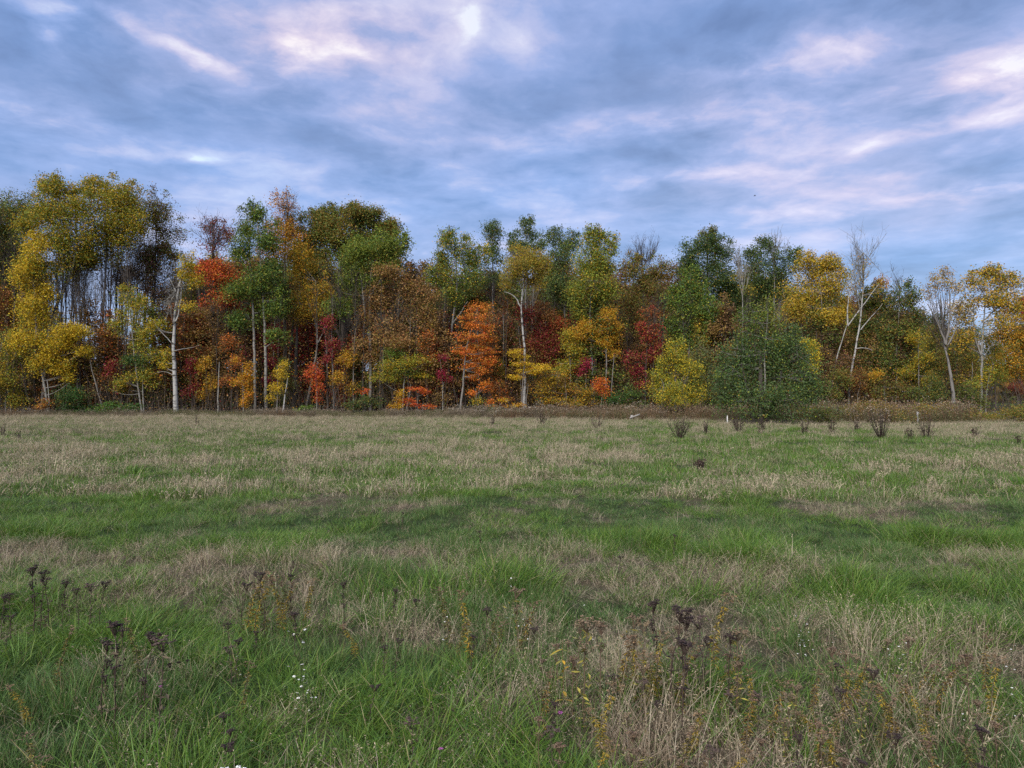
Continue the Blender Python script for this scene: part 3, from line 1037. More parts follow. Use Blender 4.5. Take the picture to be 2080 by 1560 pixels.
tree('white birch with black-marked trunk and a half bare crown, in front of the wood', 61.5,
     [([(359, 846), (355, 770), (351, 700), (352, 640), (356, 590), (361, 566)], 10.5, 'birch')],
     [(385, 543, 22, 18), (396, 575, 17, 13), (383, 625, 20, 10), (372, 560, 12, 12), (338, 742, 14, 9), (312, 662, 14, 14), (340, 720, 10, 10)],
     [(gold, .5), (yelgr, .3), (yellow, .2)], .34, size=.14, twig=.3, name='birch_tree',
     limbs=[([(361, 568), (370, 560), (384, 553)], 2.4, 'birch'), ([(357, 592), (350, 575), (343, 562)], 2.6, 'birch'), ([(351, 700), (340, 684), (322, 668), (316, 650)], 2.0, 'birch'),
            ([(352, 712), (366, 709), (382, 706), (398, 700)], 1.5, 'birch'), ([(354, 765), (342, 755), (325, 754), (306, 759)], 1.4, 'birch'),
            ([(354, 600), (344, 614), (338, 640), (334, 655)], 1.4, 'birch'), ([(352, 630), (364, 618), (372, 610), (380, 622)], 1.4, 'birch'),
            ([(352, 660), (362, 640), (366, 600), (364, 575)], 3.0, 'birch')],
     bare=[((356, 610, 24, 44), 'pale', dict(n1=18, n2=6, n3=3, r0=.032, up=.0))])
tree('red maple with a scarlet middle and a bare purple twig top', 69, [([(442, 845), (446, 690), (441, 600), (432, 500)], 8, 'dark')],
     [(440, 560, 46, 30, [(red, .55), (orange, .3), (rust, .15)]), (420, 540, 26, 24, [(red, .6), (rust, .4)]), (438, 490, 44, 40, [(mauve, .55), (crimson, .3), (rust, .15)], .16),
      (420, 460, 22, 20, [(mauve, .7), (crimson, .3)], .12), (450, 610, 38, 28, [(red, .4), (rust, .4), (orange, .2)]), (432, 690, 34, 32, [(rust, .6), (orange, .2), (brown, .2)], .24), (460, 560, 24, 24, [(orange, .5), (rust, .5)])],
     [(red, 1)], .34, twig=.6, name='maple_tree', bare=[((438, 475, 46, 45), 'dark', dict(n1=14, n2=8, n3=4, r0=.03, up=.9))])
tree('tall green aspen with two slim pale trunks right of the red maple', 64,
     [([(541, 845), (539, 700), (536, 620), (530, 520), (526, 455)], 7, 'pale'), ([(519, 845), (517, 720), (515, 640), (507, 520), (508, 440)], 6.5, 'pale')],
     [(503, 455, 24, 36), (510, 418, 9, 14), (538, 475, 32, 42), (500, 515, 28, 36), (546, 555, 38, 44), (494, 595, 28, 34), (556, 625, 32, 34), (500, 655, 34, 24), (562, 682, 26, 20), (528, 430, 14, 22), (575, 590, 15, 30), (520, 580, 25, 40)],
     [(green, .46), (yelgr, .22), (dkgreen, .24), (lime, .08)], .38, name='aspen_tree')
tree('thin topped orange maple standing above the skyline left of the round oak', 73, [([(577, 845), (578, 520), (584, 425)], 6, 'dark')],
     [(572, 425, 30, 34, [(orgold, .5), (tan, .3), (rust, .2)], .10), (590, 420, 16, 26, [(tan, .6), (rust, .4)], .07), (572, 475, 38, 26), (600, 500, 30, 30), (556, 505, 30, 26)],
     [(orgold, .45), (rust, .25), (deepgold, .3)], .28, twig=.7, name='maple_tree', bare=[((583, 432, 30, 45), 'dark', dict(n1=12, n2=7, n3=4, r0=.026, up=.9))])
tree('large round-headed bronze oak, broadest crown on the skyline', 76, [([(690, 845), (697, 720), (700, 620), (706, 500)], 20, 'dark')],
     [(705, 446, 92, 24), (640, 462, 46, 32), (770, 474, 50, 34), (700, 490, 90, 44), (615, 505, 28, 38), (802, 515, 26, 36), (655, 555, 58, 46), (740, 530, 66, 56), (690, 600, 60, 30), (670, 440, 40, 16), (740, 440, 44, 16), (600, 470, 18, 24), (795, 480, 22, 26)],
     [(olive, .42), (goldbr, .38), (dkgreen, .2)], .50, size=.19, name='oak_tree', nlimb=3,
     limbs=[([(697, 700), (670, 640), (640, 590)], 8, 'dark'), ([(699, 660), (730, 620), (750, 580)], 8, 'dark')])
tree('rounded deep gold maple tucked below the left side of the bronze oak', 67, [([(618, 845), (632, 780), (645, 700), (640, 570)], 5, 'grey')],
     [(608, 535, 32, 34), (634, 585, 38, 40), (604, 632, 32, 32), (650, 625, 24, 28), (590, 515, 22, 24), (660, 590, 14, 24)],
     [(deepgold, .48), (gold, .2), (olive, .2), (orgold, .12)], .36, name='maple_tree', limbs=[([(645, 700), (655, 680), (662, 660)], 4, 'grey')])
tree('domed green aspen on two curving pale trunks in front of the bronze oak', 65,
     [([(752, 845), (753, 720), (750, 640), (752, 570), (756, 520)], 7.5, 'pale'), ([(751, 690), (740, 640), (736, 580), (730, 540)], 5.5, 'pale')],
     [(755, 502, 62, 34), (718, 525, 36, 34), (800, 505, 34, 34), (700, 565, 26, 26), (688, 622, 40, 24), (778, 548, 40, 22), (822, 498, 12, 22), (735, 575, 40, 22)],
     [(green, .42), (yelgr, .40), (olive, .18)], .38, name='aspen_tree', limbs=[([(752, 600), (768, 575), (780, 555)], 4, 'pale')])
tree('tan leaved oak with thin dark stems, mid wood below the green dome', 64.5,
     [([(772, 845), (773, 700), (776, 570)], 4.5, 'dark'), ([(846, 845), (846, 720), (845, 620)], 4, 'dark')],
     [(800, 555, 44, 24), (832, 596, 34, 32), (768, 612, 32, 32), (738, 650, 26, 30), (785, 672, 50, 32), (852, 640, 42, 32), (820, 705, 58, 26), (738, 715, 28, 30), (870, 600, 25, 20)],
     [(tan, .46), (brown, .18), (goldbr, .22), (rust, .14)], .24, size=.16, twig=.6, name='oak_tree')
bush('yellow green maple with a slim white stem, low in front of the tan oak', 63, 818,
     [(800, 745, 38, 18), (842, 735, 42, 18), (785, 768, 42, 13), (852, 762, 34, 10), (798, 716, 22, 14, [(lime, .5), (green, .5)]), (825, 755, 30, 15, [(olive, .6), (green, .4)])],
     [(gold, .4), (yelgr, .42), (lime, .18)], .36, cat='tree', name='maple_tree', stem='pale', sw=4, flat=True)
tree('yellow topped green aspen with a forked pale trunk, left of the bright orange maple', 66,
     [([(912, 845), (910, 740), (919, 650), (930, 590), (926, 520)], 6.5, 'pale'), ([(900, 845), (899, 730), (901, 650), (905, 600)], 4.5, 'pale')],
     [(910, 495, 26, 24), (942, 515, 34, 34), (898, 550, 26, 34), (946, 565, 40, 34), (914, 606, 32, 20), (970, 535, 24, 28), (986, 510, 9, 24, [(yelgr, .6), (gold, .4)]), (880, 560, 16, 30), (905, 480, 10, 12)],
     [(bluegr, .32), (green, .24), (yelgr, .32), (gold, .12)], .34, name='aspen_tree', limbs=[([(918, 660), (932, 640), (950, 612)], 3.5, 'pale')])
tree('bright orange maple in flat layers, brightest tree of the wood', 62, [([(934, 845), (941, 770), (948, 705), (960, 660), (972, 625)], 4.6, 'grey')],
     [(972, 626, 26, 12), (968, 646, 32, 10), (955, 662, 24, 9), (985, 665, 24, 9), (962, 684, 42, 10), (990, 690, 18, 8), (958, 706, 46, 9), (990, 712, 24, 9), (940, 716, 28, 7), (968, 728, 40, 10), (995, 738, 20, 8),
      (955, 744, 28, 9), (978, 752, 22, 9), (962, 766, 14, 8)],
     [((.47, .145, .026), .60), ((.44, .20, .03), .24), (red, .10), (goldbr, .06)], .40, size=.145, flat=True, name='orange_maple', ragged=.3)
tree('dark red and brown young trees tangled right of the bright orange maple', 68, [([(1022, 845), (1020, 660)], 3.5, 'dark')],
     [(1020, 670, 28, 42), (1008, 750, 34, 44), (1035, 720, 22, 50), (1030, 800, 28, 26)], [(crimson, .28), (brown, .34), (tan, .26), (rust, .12)], .22, name='young_tree', twig=.5)
tree('white birch with a lacy amber crown and one big side limb, centre of the wood', 62.5,
     [([(1065, 845), (1066, 770), (1066, 705), (1061, 660), (1058, 620), (1065, 565)], 6.6, 'birch')],
     [(1070, 520, 46, 18), (1062, 550, 44, 24), (1030, 574, 22, 14), (1098, 545, 20, 24), (1040, 538, 26, 16), (1085, 575, 20, 16)],
     [((.23, .155, .028), .5), (yelgr, .3), (gold, .2)], .34, size=.12, name='birch_tree', twig=.6,
     limbs=[([(1059, 628), (1050, 606), (1038, 596), (1024, 592)], 3.4, 'birch'), ([(1059, 612), (1070, 580), (1082, 552), (1094, 540)], 3.2, 'birch'), ([(1060, 590), (1052, 560), (1048, 540)], 2.4, 'birch')])
bush('low yellow maple spreading in flat sprays at the foot of the lacy birch', 61.6, 1060, [(1060, 738, 26, 7), (1048, 716, 18, 6), (1076, 754, 32, 7), (1046, 766, 18, 6), (1100, 748, 22, 9), (1058, 725, 14, 5)],
     [(yellow, .6), (gold, .25), (orgold, .15)], .46, cat='tree', name='yellow_maple', flat=True, sw=2.5)
tree('dark crimson maple behind the lacy white birch', 66, [([(1100, 845), (1099, 700), (1098, 640)], 4, 'dark')],
     [(1096, 675, 36, 30), (1122, 698, 32, 26), (1072, 645, 28, 26), (1132, 665, 18, 22, [(rust, .7), (red, .3)]), (1078, 715, 32, 24), (1110, 640, 24, 20, [(tan, .4), (rust, .6)]), (1110, 735, 28, 18)],
     [(crimson, .62), (brown, .16), (rust, .22)], .30, name='maple_tree', twig=.3)
bush('slender yellow green maple left of the twin white trunked aspen', 64, 1160, [(1155, 686, 14, 20), (1166, 712, 24, 16), (1152, 740, 28, 12), (1180, 732, 14, 12), (1140, 755, 20, 10)],
     [(yelgr, .5), (gold, .5)], .4, cat='tree', name='maple_tree', sw=2.5)
bush('spreading golden bush at the wood edge, left of the small scarlet maple', 62, 1150, [(1150, 788, 32, 20), (1190, 800, 26, 20), (1122, 766, 34, 14), (1104, 792, 28, 20), (1168, 818, 44, 11), (1120, 815, 30, 14)],
     [(gold, .36), (brown, .22), (olive, .22), (orgold, .2)], .34, flat=True)
tree('dark green aspen top on the skyline, left of the paired centre tops', 75, [([(1000, 845), (1001, 560), (1000, 460)], 5, 'grey')],
     [(1000, 478, 24, 24), (1002, 520, 22, 36), (1003, 456, 13, 12), (990, 560, 30, 30)], [(bluegr, .6), (dkgreen, .25), (olive, .15)], .34, name='aspen_tree')
tree('dark green aspen top at the middle of the skyline above the lacy birch', 75, [([(1066, 845), (1068, 560), (1069, 455)], 5, 'grey')],
     [(1068, 472, 19, 22), (1071, 452, 10, 10), (1048, 500, 20, 26), (1090, 502, 22, 22), (1040, 490, 10, 20), (1070, 530, 35, 30)], [(bluegr, .55), (dkgreen, .25), (olive, .2)], .34, name='aspen_tree')
tree('dark green aspen with a forking grey trunk right of the lacy birch', 71, [([(1150, 845), (1150, 720), (1147, 640), (1144, 540)], 5, 'grey')],
     [(1128, 488, 20, 20), (1160, 495, 22, 22), (1146, 530, 38, 36), (1128, 585, 36, 40), (1150, 610, 30, 30), (1110, 540, 18, 30), (1134, 470, 8, 10)],
     [(bluegr, .4), (olive, .35), (dkgreen, .25)], .30, name='aspen_tree', twig=.4, limbs=[([(1149, 690), (1135, 660), (1124, 630)], 4, 'dark'), ([(1149, 700), (1165, 660), (1178, 630)], 4, 'dark')])
tree('tall olive yellow aspen with a straight white trunk right of centre', 64.5,
     [([(1203, 845), (1204, 760), (1201, 700), (1198, 640), (1201, 560)], 7, 'birch'), ([(1210, 845), (1209, 760), (1207, 690)], 3.4, 'pale')],
     [(1206, 488, 30, 20), (1195, 525, 40, 34), (1226, 538, 30, 34), (1200, 582, 46, 34), (1242, 508, 15, 26), (1232, 595, 26, 30), (1188, 632, 34, 20), (1172, 596, 20, 22), (1196, 472, 9, 12), (1222, 478, 8, 12)],
     [(yelgr, .46), (olive, .3), (gold, .14), (green, .1)], .38, name='aspen_tree', limbs=[([(1202, 690), (1212, 668), (1222, 655)], 3, 'birch')])
bush('amber maple with a slim grey trunk, right of the straight white aspen trunk', 63.5, 1231, [(1240, 648, 16, 18), (1216, 672, 22, 18), (1250, 680, 15, 24), (1240, 715, 17, 16), (1188, 678, 22, 22), (1225, 700, 16, 14)],
     [(orgold, .5), (gold, .42), (yelgr, .08)], .36, cat='tree', name='maple_tree', sw=4.5)
tree('bare fan-shaped tree with fine twigs standing above the skyline', 78, [([(1306, 845), (1307, 620), (1306, 540)], 6, 'dark')],
     bare=[((1306, 515, 44, 42), 'dark', dict(n1=20, n2=9, n3=5, r0=.032, up=.7))], name='bare_tree')
tree('thin crowned olive brown tree with dark forked limbs beneath the bare fan tree', 71, [([(1322, 845), (1328, 680), (1338, 620), (1345, 560)], 6, 'dark'), ([(1328, 690), (1310, 620), (1290, 580)], 4, 'dark')],
     [(1298, 555, 32, 30), (1342, 545, 28, 28), (1288, 615, 38, 44), (1322, 590, 36, 30), (1300, 660, 34, 26), (1280, 540, 20, 24)], [(olive, .36), (brown, .26), (goldbr, .38)], .24, twig=.6)
tree('crimson maple with a rust red top, left of the mid green tree', 63.5, [([(1310, 845), (1312, 740), (1316, 660)], 4, 'dark')],
     [(1320, 645, 24, 20, [(rust, .7), (red, .15), (brown, .15)]), (1314, 682, 30, 22, [(red, .12), (crimson, .5), (rust, .38)]), (1302, 720, 36, 18), (1296, 756, 22, 20), (1334, 715, 18, 26, [(crimson, .6), (rust, .4)]), (1306, 785, 18, 14), (1282, 735, 16, 12)],
     [(crimson, .55), (rust, .22), (brown, .15), (magenta, .08)], .25, name='maple_tree', ragged=.28, twig=.4)
tree('big dark green poplar with a rounded top right of the bare fan tree', 72, [([(1437, 845), (1437, 640), (1436, 500)], 9, 'dark')],
     [(1436, 498, 34, 26), (1408, 526, 34, 36), (1466, 528, 36, 40), (1440, 570, 56, 40), (1398, 556, 20, 36), (1482, 575, 22, 40), (1440, 478, 18, 12, [(goldbr, .5), (olive, .5)]), (1455, 620, 50, 40)],
     [(dkgreen, .62), (bluegr, .22), (olive, .16)], .36, name='poplar_tree')
tree('mid green maple with a pointed top in front of the dark green poplar', 65, [([(1398, 845), (1400, 700), (1400, 570)], 5, 'grey')],
     [(1402, 568, 24, 22), (1388, 615, 40, 32), (1422, 635, 36, 34), (1378, 662, 36, 28), (1430, 672, 28, 26), (1402, 686, 36, 20), (1412, 595, 24, 24)],
     [(green, .48), (lime, .12), (yelgr, .18), (dkgreen, .22)], .36, name='maple_tree')
tree('pale bare snag between the two dark green poplars', 67, [([(1512, 845), (1509, 660), (1506, 560)], 4.5, 'pale')], [(1500, 560, 16, 12), (1515, 590, 18, 14)], [(olive, .6), (gold, .4)], .16,
     bare=[((1505, 548, 22, 44), 'pale', dict(n1=12, n2=6, n3=3, r0=.045, up=.8))], name='dead_tree')
tree('dark green poplar with a bare white twig top beside the gold maple', 70, [([(1568, 845), (1572, 640), (1573, 500)], 5, 'pale')],
     [(1548, 508, 23, 24), (1534, 548, 26, 40), (1580, 538, 32, 34), (1612, 530, 17, 26), (1590, 586, 38, 28), (1552, 596, 32, 36)],
     [(dkgreen, .62), (bluegr, .18), (olive, .2)], .34, name='poplar_tree', bare=[((1574, 522, 26, 44), 'pale', dict(n1=12, n2=6, n3=3, r0=.045, up=.9))])
tree('large golden maple, biggest gold crown right of the dark green poplars', 66, [([(1668, 845), (1668, 720), (1662, 600)], 6, 'grey')],
     [(1662, 545, 50, 24), (1640, 592, 46, 34), (1692, 582, 38, 40), (1618, 634, 32, 26), (1668, 642, 42, 26), (1704, 622, 20, 28), (1640, 530, 20, 12), (1690, 538, 22, 14)],
     [(gold, .56), (yelgr, .18), ((.28, .2, .04), .26)], .40, name='maple_tree')
bush('bright yellow sapling peeping over the right shoulder of the dark round tree', 60, 1645, [(1640, 697, 15, 15), (1650, 718, 13, 17), (1646, 745, 17, 12)], [(yellow, .55), (lime, .25), (yelgr, .2)], .42, cat='tree', name='sapling')
tree('big round dark green tree standing out in the meadow before the wood', 42, [([(1546, 862), (1547, 810), (1545, 720)], 16, 'dark'), ([(1532, 862), (1520, 800), (1505, 740)], 9, 'dark'), ([(1556, 862), (1575, 800), (1592, 740)], 9, 'dark'),
      ([(1552, 800), (1554, 700), (1557, 632)], 4, 'pale')],
     [(1548, 770, 80, 50), (1504, 728, 38, 46), (1592, 728, 42, 48), (1545, 705, 46, 36), (1480, 790, 36, 40), (1626, 785, 36, 44), (1545, 815, 84, 26), (1470, 735, 13, 32), (1640, 730, 12, 34), (1474, 815, 24, 28), (1618, 818, 28, 28), (1458, 780, 12, 26), (1655, 790, 12, 30), (1610, 680, 14, 26),
      (1585, 695, 24, 22), (1512, 690, 18, 22), (1548, 842, 60, 10),
      (1548, 640, 34, 26, [(yelgr, .45), (olive, .35), (green, .2)], .12), (1575, 660, 24, 28, [(yelgr, .4), (olive, .6)], .14), (1515, 660, 22, 28, [(olive, .5), (green, .5)], .16), (1558, 610, 12, 16, [(yelgr, .6), (olive, .4)], .14)],
     [((.057, .092, .032), .50), ((.070, .10, .040), .26), (green, .16), (yelgr, .08)], .32, size=.12, odd=.03, upright=1.4, per=26, ragged=.22, twig=.5, name='round_tree')
tree('small yellow green birch in front of the crimson maple, out in the weeds', 54, [([(1372, 853), (1372, 770), (1370, 705)], 4, 'grey'), ([(1376, 853), (1388, 790)], 2.5, 'grey')],
     [(1370, 722, 24, 26), (1354, 762, 34, 24), (1396, 760, 30, 26), (1338, 796, 26, 20), (1370, 802, 50, 22), (1408, 800, 30, 22), (1359, 697, 6, 14), (1381, 700, 6, 14), (1345, 735, 12, 14)],
     [(yelgr, .36), (yellow, .34), (olive, .30)], .46, size=.11, name='young_birch')
tree('grey green young poplar between the yellow birch and the dark round tree', 57, [([(1428, 850), (1426, 780), (1422, 700)], 3.5, 'grey')], [(1420, 722, 24, 38), (1436, 780, 22, 40), (1415, 770, 24, 30), (1440, 825, 26, 16)],
     [((.085, .10, .045), .6), (olive, .25), (goldbr, .15)], .34, size=.13, name='young_poplar')
tree('pair of leaning white birches with bare feathery tops, right of the golden maple', 64,
     [([(1684, 845), (1690, 780), (1697, 735), (1712, 690), (1722, 660)], 4.6, 'birch'), ([(1722, 845), (1727, 770), (1740, 705), (1752, 650), (1760, 580), (1762, 510)], 5.0, 'birch')],
     bare=[((1752, 560, 42, 72), 'pale', dict(n1=20, n2=7, n3=4, r0=.034, up=.9))],
     limbs=[([(1722, 662), (1745, 630), (1772, 590), (1800, 560)], 2.8, 'birch'), ([(1748, 670), (1775, 640), (1798, 615)], 2, 'birch'), ([(1738, 708), (1755, 706), (1768, 712)], 2, 'birch'), ([(1722, 660), (1720, 620), (1728, 570)], 3.4, 'birch')],
     lumps=[(1730, 580, 24, 30), (1790, 590, 22, 24), (1745, 540, 20, 20)], pal=[(tan, .4), (gold, .4), (olive, .2)], dens=.06, name='birch_tree')
tree('bare twiggy treetop above the dull green trees at the right', 70, [([(1822, 845), (1822, 660), (1820, 590)], 4, 'dark')], bare=[((1822, 575, 22, 36), 'dark', dict(n1=10, n2=5, n3=3, r0=.028, up=1.0))], name='bare_tree')
tree('dull green ash with thin pale stems right of the leaning birches', 66, [([(1820, 845), (1821, 720), (1822, 620)], 3.6, 'pale'), ([(1786, 845), (1784, 720)], 3, 'grey')],
     [(1800, 605, 30, 32), (1842, 612, 26, 36), (1788, 672, 40, 40), (1842, 685, 32, 44), (1800, 735, 46, 34), (1770, 620, 24, 30), (1760, 680, 28, 40), (1860, 660, 22, 40), (1775, 740, 34, 34), (1845, 750, 30, 30), (1790, 575, 10, 16, [(orgold, .6), (rust, .4)])],
     [(olive, .38), (dkgreen, .36), (brown, .12), (goldbr, .14)], .44, name='ash_tree')
bush('narrow yellow leaved tree left of the leaning grey snag', 63.5, 1868, [(1864, 690, 15, 28), (1878, 735, 20, 24), (1852, 760, 22, 20), (1885, 770, 18, 20)], [(gold, .5), (yelgr, .35), (olive, .15)], .34, cat='tree', name='young_tree', sw=3)
tree('leaning grey snag with a thin bare crown and few gold leaves, at the right', 55,
     [([(1941, 851), (1936, 790), (1926, 725), (1919, 690)], 8.5, 'grey')],
     [(1903, 575, 24, 14), (1940, 590, 20, 16), (1890, 600, 16, 14), (1925, 560, 18, 14), (1950, 620, 16, 14)], [(gold, .5), (tan, .3), (goldbr, .2)], .14, size=.12, twig=.5, name='dead_tree',
     limbs=[([(1921, 700), (1927, 660), (1929, 620), (1925, 585)], 5, 'grey'), ([(1920, 698), (1908, 665), (1893, 640), (1880, 618)], 4.6, 'grey'), ([(1922, 710), (1940, 670), (1952, 640)], 3.6, 'grey'), ([(1919, 690), (1912, 640), (1910, 600)], 4, 'grey')],
     bare=[((1915, 630, 46, 60), 'dark', dict(n1=16, n2=7, n3=4, r0=.032, up=.5))])
tree('open crowned golden maple with a white trunk near the right edge', 62, [([(1992, 845), (1995, 745), (1993, 705), (2000, 650), (2006, 590)], 5.2, 'pale')],
     [(1985, 575, 38, 24), (2032, 566, 40, 22), (2064, 582, 28, 24), (2000, 615, 46, 26), (1966, 640, 26, 34), (2012, 555, 24, 12), (2040, 610, 34, 20), (1955, 690, 22, 32), (2026, 655, 30, 24), (2050, 625, 30, 26)],
     [(gold, .46), ((.36, .22, .045), .24), (olive, .3)], .24, name='maple_tree', twig=.7, limbs=[([(1993, 722), (1982, 695), (1978, 660), (1980, 610)], 3.4, 'pale'), ([(1994, 735), (2010, 705), (2022, 690)], 2.6, 'grey'), ([(2000, 650), (2030, 620), (2060, 600)], 3, 'grey')])
tree('round orange gold tree beyond the wood at the right edge', 78, [([(2070, 845), (2070, 720)], 8, 'dark')], [(2060, 690, 42, 42), (2095, 680, 44, 46), (2038, 738, 32, 40), (2090, 745, 48, 46), (2130, 700, 40, 50)],
     [(orgold, .34), (deepgold, .3), (olive, .24), (goldbr, .12)], .40, name='maple_tree')
tree('dark crimson maple top beyond the round orange gold tree', 96, [([(2090, 838), (2090, 660)], 6, 'dark')], [(2072, 632, 34, 26), (2112, 620, 44, 36), (2090, 660, 44, 24)], [(crimson, .7), (red, .3)], .36, name='maple_tree')

# ---- saplings, bushes and undergrowth that can be told apart
bush('tall olive young tree just left of the leaning grey snag', 64, 1900, [(1898, 690, 20, 32), (1906, 740, 24, 34), (1890, 780, 22, 24)], [(olive, .5), (goldbr, .3), (brown, .2)], .30, cat='tree', name='young_tree', stem='dark', sw=3)
bush('olive and gold young tree between the leaning grey snag and the white golden maple', 64.5, 1958, [(1956, 690, 22, 34), (1964, 745, 24, 30), (1950, 780, 20, 22)], [(olive, .45), (gold, .3), (brown, .25)], .30, cat='tree', name='young_tree', stem='dark', sw=3)
bush('yellowing young tree in front of the round orange gold tree', 66, 2022, [(2022, 700, 18, 30), (2016, 745, 20, 26), (2030, 770, 16, 18)], [(yelgr, .4), (deepgold, .35), (olive, .25)], .32, cat='tree', name='young_tree', stem='dark', sw=3)
bush('magenta leaved young maple between the twin trunks of the tall green aspen', 66, 540, [(534, 690, 20, 14), (552, 708, 18, 14), (545, 738, 18, 12), (512, 722, 18, 12), (556, 672, 12, 12), (545, 775, 14, 12)], [(magenta, .6), (crimson, .4)], .34, cat='tree', name='young_maple', stem='dark')
bush('small crimson maple in the shade behind the twin pale stems', 63.2, 232, [(228, 750, 16, 18), (240, 790, 16, 14)], [(crimson, .55), (magenta, .2), (rust, .25)], .34, size=.14, cat='tree', name='young_maple', stem='dark')
bush('crimson sapling in the shade just right of the white birch trunk', 63.2, 388, [(386, 745, 12, 20), (396, 790, 12, 14), (380, 800, 10, 10)], [(crimson, .55), (magenta, .2), (rust, .25)], .34, size=.14, cat='tree', name='young_maple', stem='dark')
bush('amber sapling between the white birch and the pale slim trunk', 63.2, 418, [(415, 740, 18, 16), (425, 775, 16, 14), (408, 800, 14, 10)], [(orgold, .4), (gold, .3), (goldbr, .3)], .34, size=.14, cat='tree', name='young_maple', stem='dark')
bush('rust orange young maple left of the twin trunked green aspen', 63.2, 470, [(468, 700, 18, 22), (478, 740, 18, 20), (462, 775, 16, 14)], [(rust, .5), (orange, .2), (brown, .3)], .34, size=.14, cat='tree', name='young_maple', stem='dark')
bush('crimson young maple under the left side of the green dome', 63.2, 668, [(665, 660, 16, 20), (676, 700, 16, 18), (660, 730, 14, 14)], [(crimson, .55), (magenta, .2), (rust, .25)], .34, size=.14, cat='tree', name='young_maple', stem='dark')
bush('amber young tree in front of the trunk of the bronze oak', 63.2, 700, [(700, 730, 22, 18), (690, 770, 20, 16), (712, 790, 16, 12)], [(orgold, .4), (gold, .3), (goldbr, .3)], .34, size=.14, cat='tree', name='young_maple', stem='dark')
bush('russet bush between the bright orange maple and the lacy birch', 63.2, 1012, [(1010, 790, 20, 20), (1022, 815, 18, 12)], [(rust, .5), (orange, .2), (brown, .3)], .34, size=.14, cat='tree', name='young_maple', stem='dark')
bush('rust red young maple beside the left trunk of the yellow topped aspen', 63.2, 870, [(868, 690, 20, 22), (876, 730, 18, 16)], [(rust, .5), (orange, .2), (brown, .3)], .34, size=.14, cat='tree', name='young_maple', stem='dark')
bush('slim orange gold sapling at the wood edge below the tall green aspen', 61.5, 494, [(505, 748, 7, 13), (497, 775, 15, 11), (503, 798, 11, 16), (495, 820, 8, 11), (480, 732, 7, 8), (476, 778, 7, 8)], [(orgold, .6), (gold, .3), (orange, .1)], .44, size=.12, cat='tree', name='sapling')
bush('slim yellow sapling beside the broken white birch stub', 61.5, 562, [(578, 738, 6, 10), (571, 760, 11, 12), (562, 788, 15, 11), (552, 808, 8, 6)], [(yellow, .5), (gold, .5)], .44, size=.12, cat='tree', name='sapling')
bush('scarlet sapling right of the broken white birch stub', 62, 642, [(634, 746, 8, 12), (641, 768, 15, 12), (648, 790, 14, 10), (644, 808, 10, 8), (625, 762, 8, 6)], [(red, .6), (orange, .25), (rust, .15)], .40, size=.13, cat='tree', name='sapling')
bush('low scarlet maple sprays under the yellow green maple', 61.5, 850, [(845, 790, 24, 4), (862, 796, 12, 6), (826, 815, 20, 6), (868, 826, 20, 5), (838, 822, 14, 4)], [(red, .5), (orange, .5)], .44, size=.13, flat=True, name='maple_sapling', cat='sapling')
bush('small golden bush at the wood edge below the yellow green maple', 61.2, 803, [(803, 826, 16, 7), (815, 800, 10, 7), (810, 812, 8, 6)], [(gold, .5), (orgold, .5)], .44, size=.13)
bush('tiny red spray on a thin stem in the dark gap under the green dome', 62, 738, [(738, 797, 13, 3), (744, 793, 8, 3)], [(red, .6), (orange, .4)], .46, size=.12, name='maple_sapling', cat='sapling', flat=True)
bush('magenta sapling on a thin white stem left of the bright orange maple', 62.5, 898, [(897, 758, 9, 13), (906, 770, 10, 6), (902, 726, 10, 6)], [(magenta, .65), (crimson, .35)], .42, size=.13, cat='sapling', name='maple_sapling', stem='pale')
bush('small scarlet and orange maple at the foot of the straight white aspen trunk', 61.6, 1222, [(1222, 775, 14, 9), (1226, 792, 13, 9), (1214, 784, 10, 8), (1230, 804, 10, 5)], [(orange, .5), (red, .4), (orgold, .1)], .46, size=.13, cat='sapling', name='maple_sapling')
bush('orange sprays hanging below the bright orange maple', 61.5, 968, [(986, 785, 10, 11), (996, 818, 9, 8), (960, 798, 10, 7), (1004, 830, 7, 5), (970, 815, 14, 6, [(gold, .5), (olive, .5)])], [(orange, .8), (orgold, .2)], .44, size=.13, cat='sapling', name='maple_sapling', stem='pale')
bush('low golden sprays at the wood edge between the orange maple and the lacy birch', 61.2, 1036, [(1026, 813, 12, 4), (1036, 825, 8, 5), (1056, 822, 12, 4)], [(yellow, .5), (orgold, .5)], .46, size=.13, cat='sapling', name='maple_sapling', flat=True)
bush('small crimson sapling left of the straight white aspen trunk', 63, 1190, [(1190, 740, 10, 14), (1182, 755, 9, 8)], [(magenta, .5), (crimson, .5)], .4, size=.13, cat='sapling', name='maple_sapling')
bush('dark green bush at the foot of the left golden trees', 61.8, 150, [(150, 805, 32, 24), (172, 832, 28, 10), (135, 830, 20, 10)], [((.03, .075, .016), .6), (dkgreen, .4)], .40, flat=True)
bush('bright green low bush between the dark green bush and the twin pale stems', 61.2, 214, [(214, 830, 20, 11), (225, 822, 14, 8)], [(green, .5), ((.05, .115, .02), .5)], .42, flat=True)
bush('green bush at the feet of the twin pale stems', 61.0, 266, [(266, 828, 20, 13), (258, 838, 16, 6)], [((.045, .1, .018), .6), (dkgreen, .4)], .42, flat=True)
bush('yellow green leafy bush right of the broken white birch stub', 61.2, 622, [(628, 830, 16, 9), (606, 836, 14, 6)], [(lime, .6), (green, .4)], .42, flat=True)
bush('dark olive bush in the shade below the tiny red spray', 62, 745, [(745, 815, 38, 14), (720, 825, 24, 10)], [(dkgreen, .5), (olive, .3), (brown, .2)], .34, flat=True)
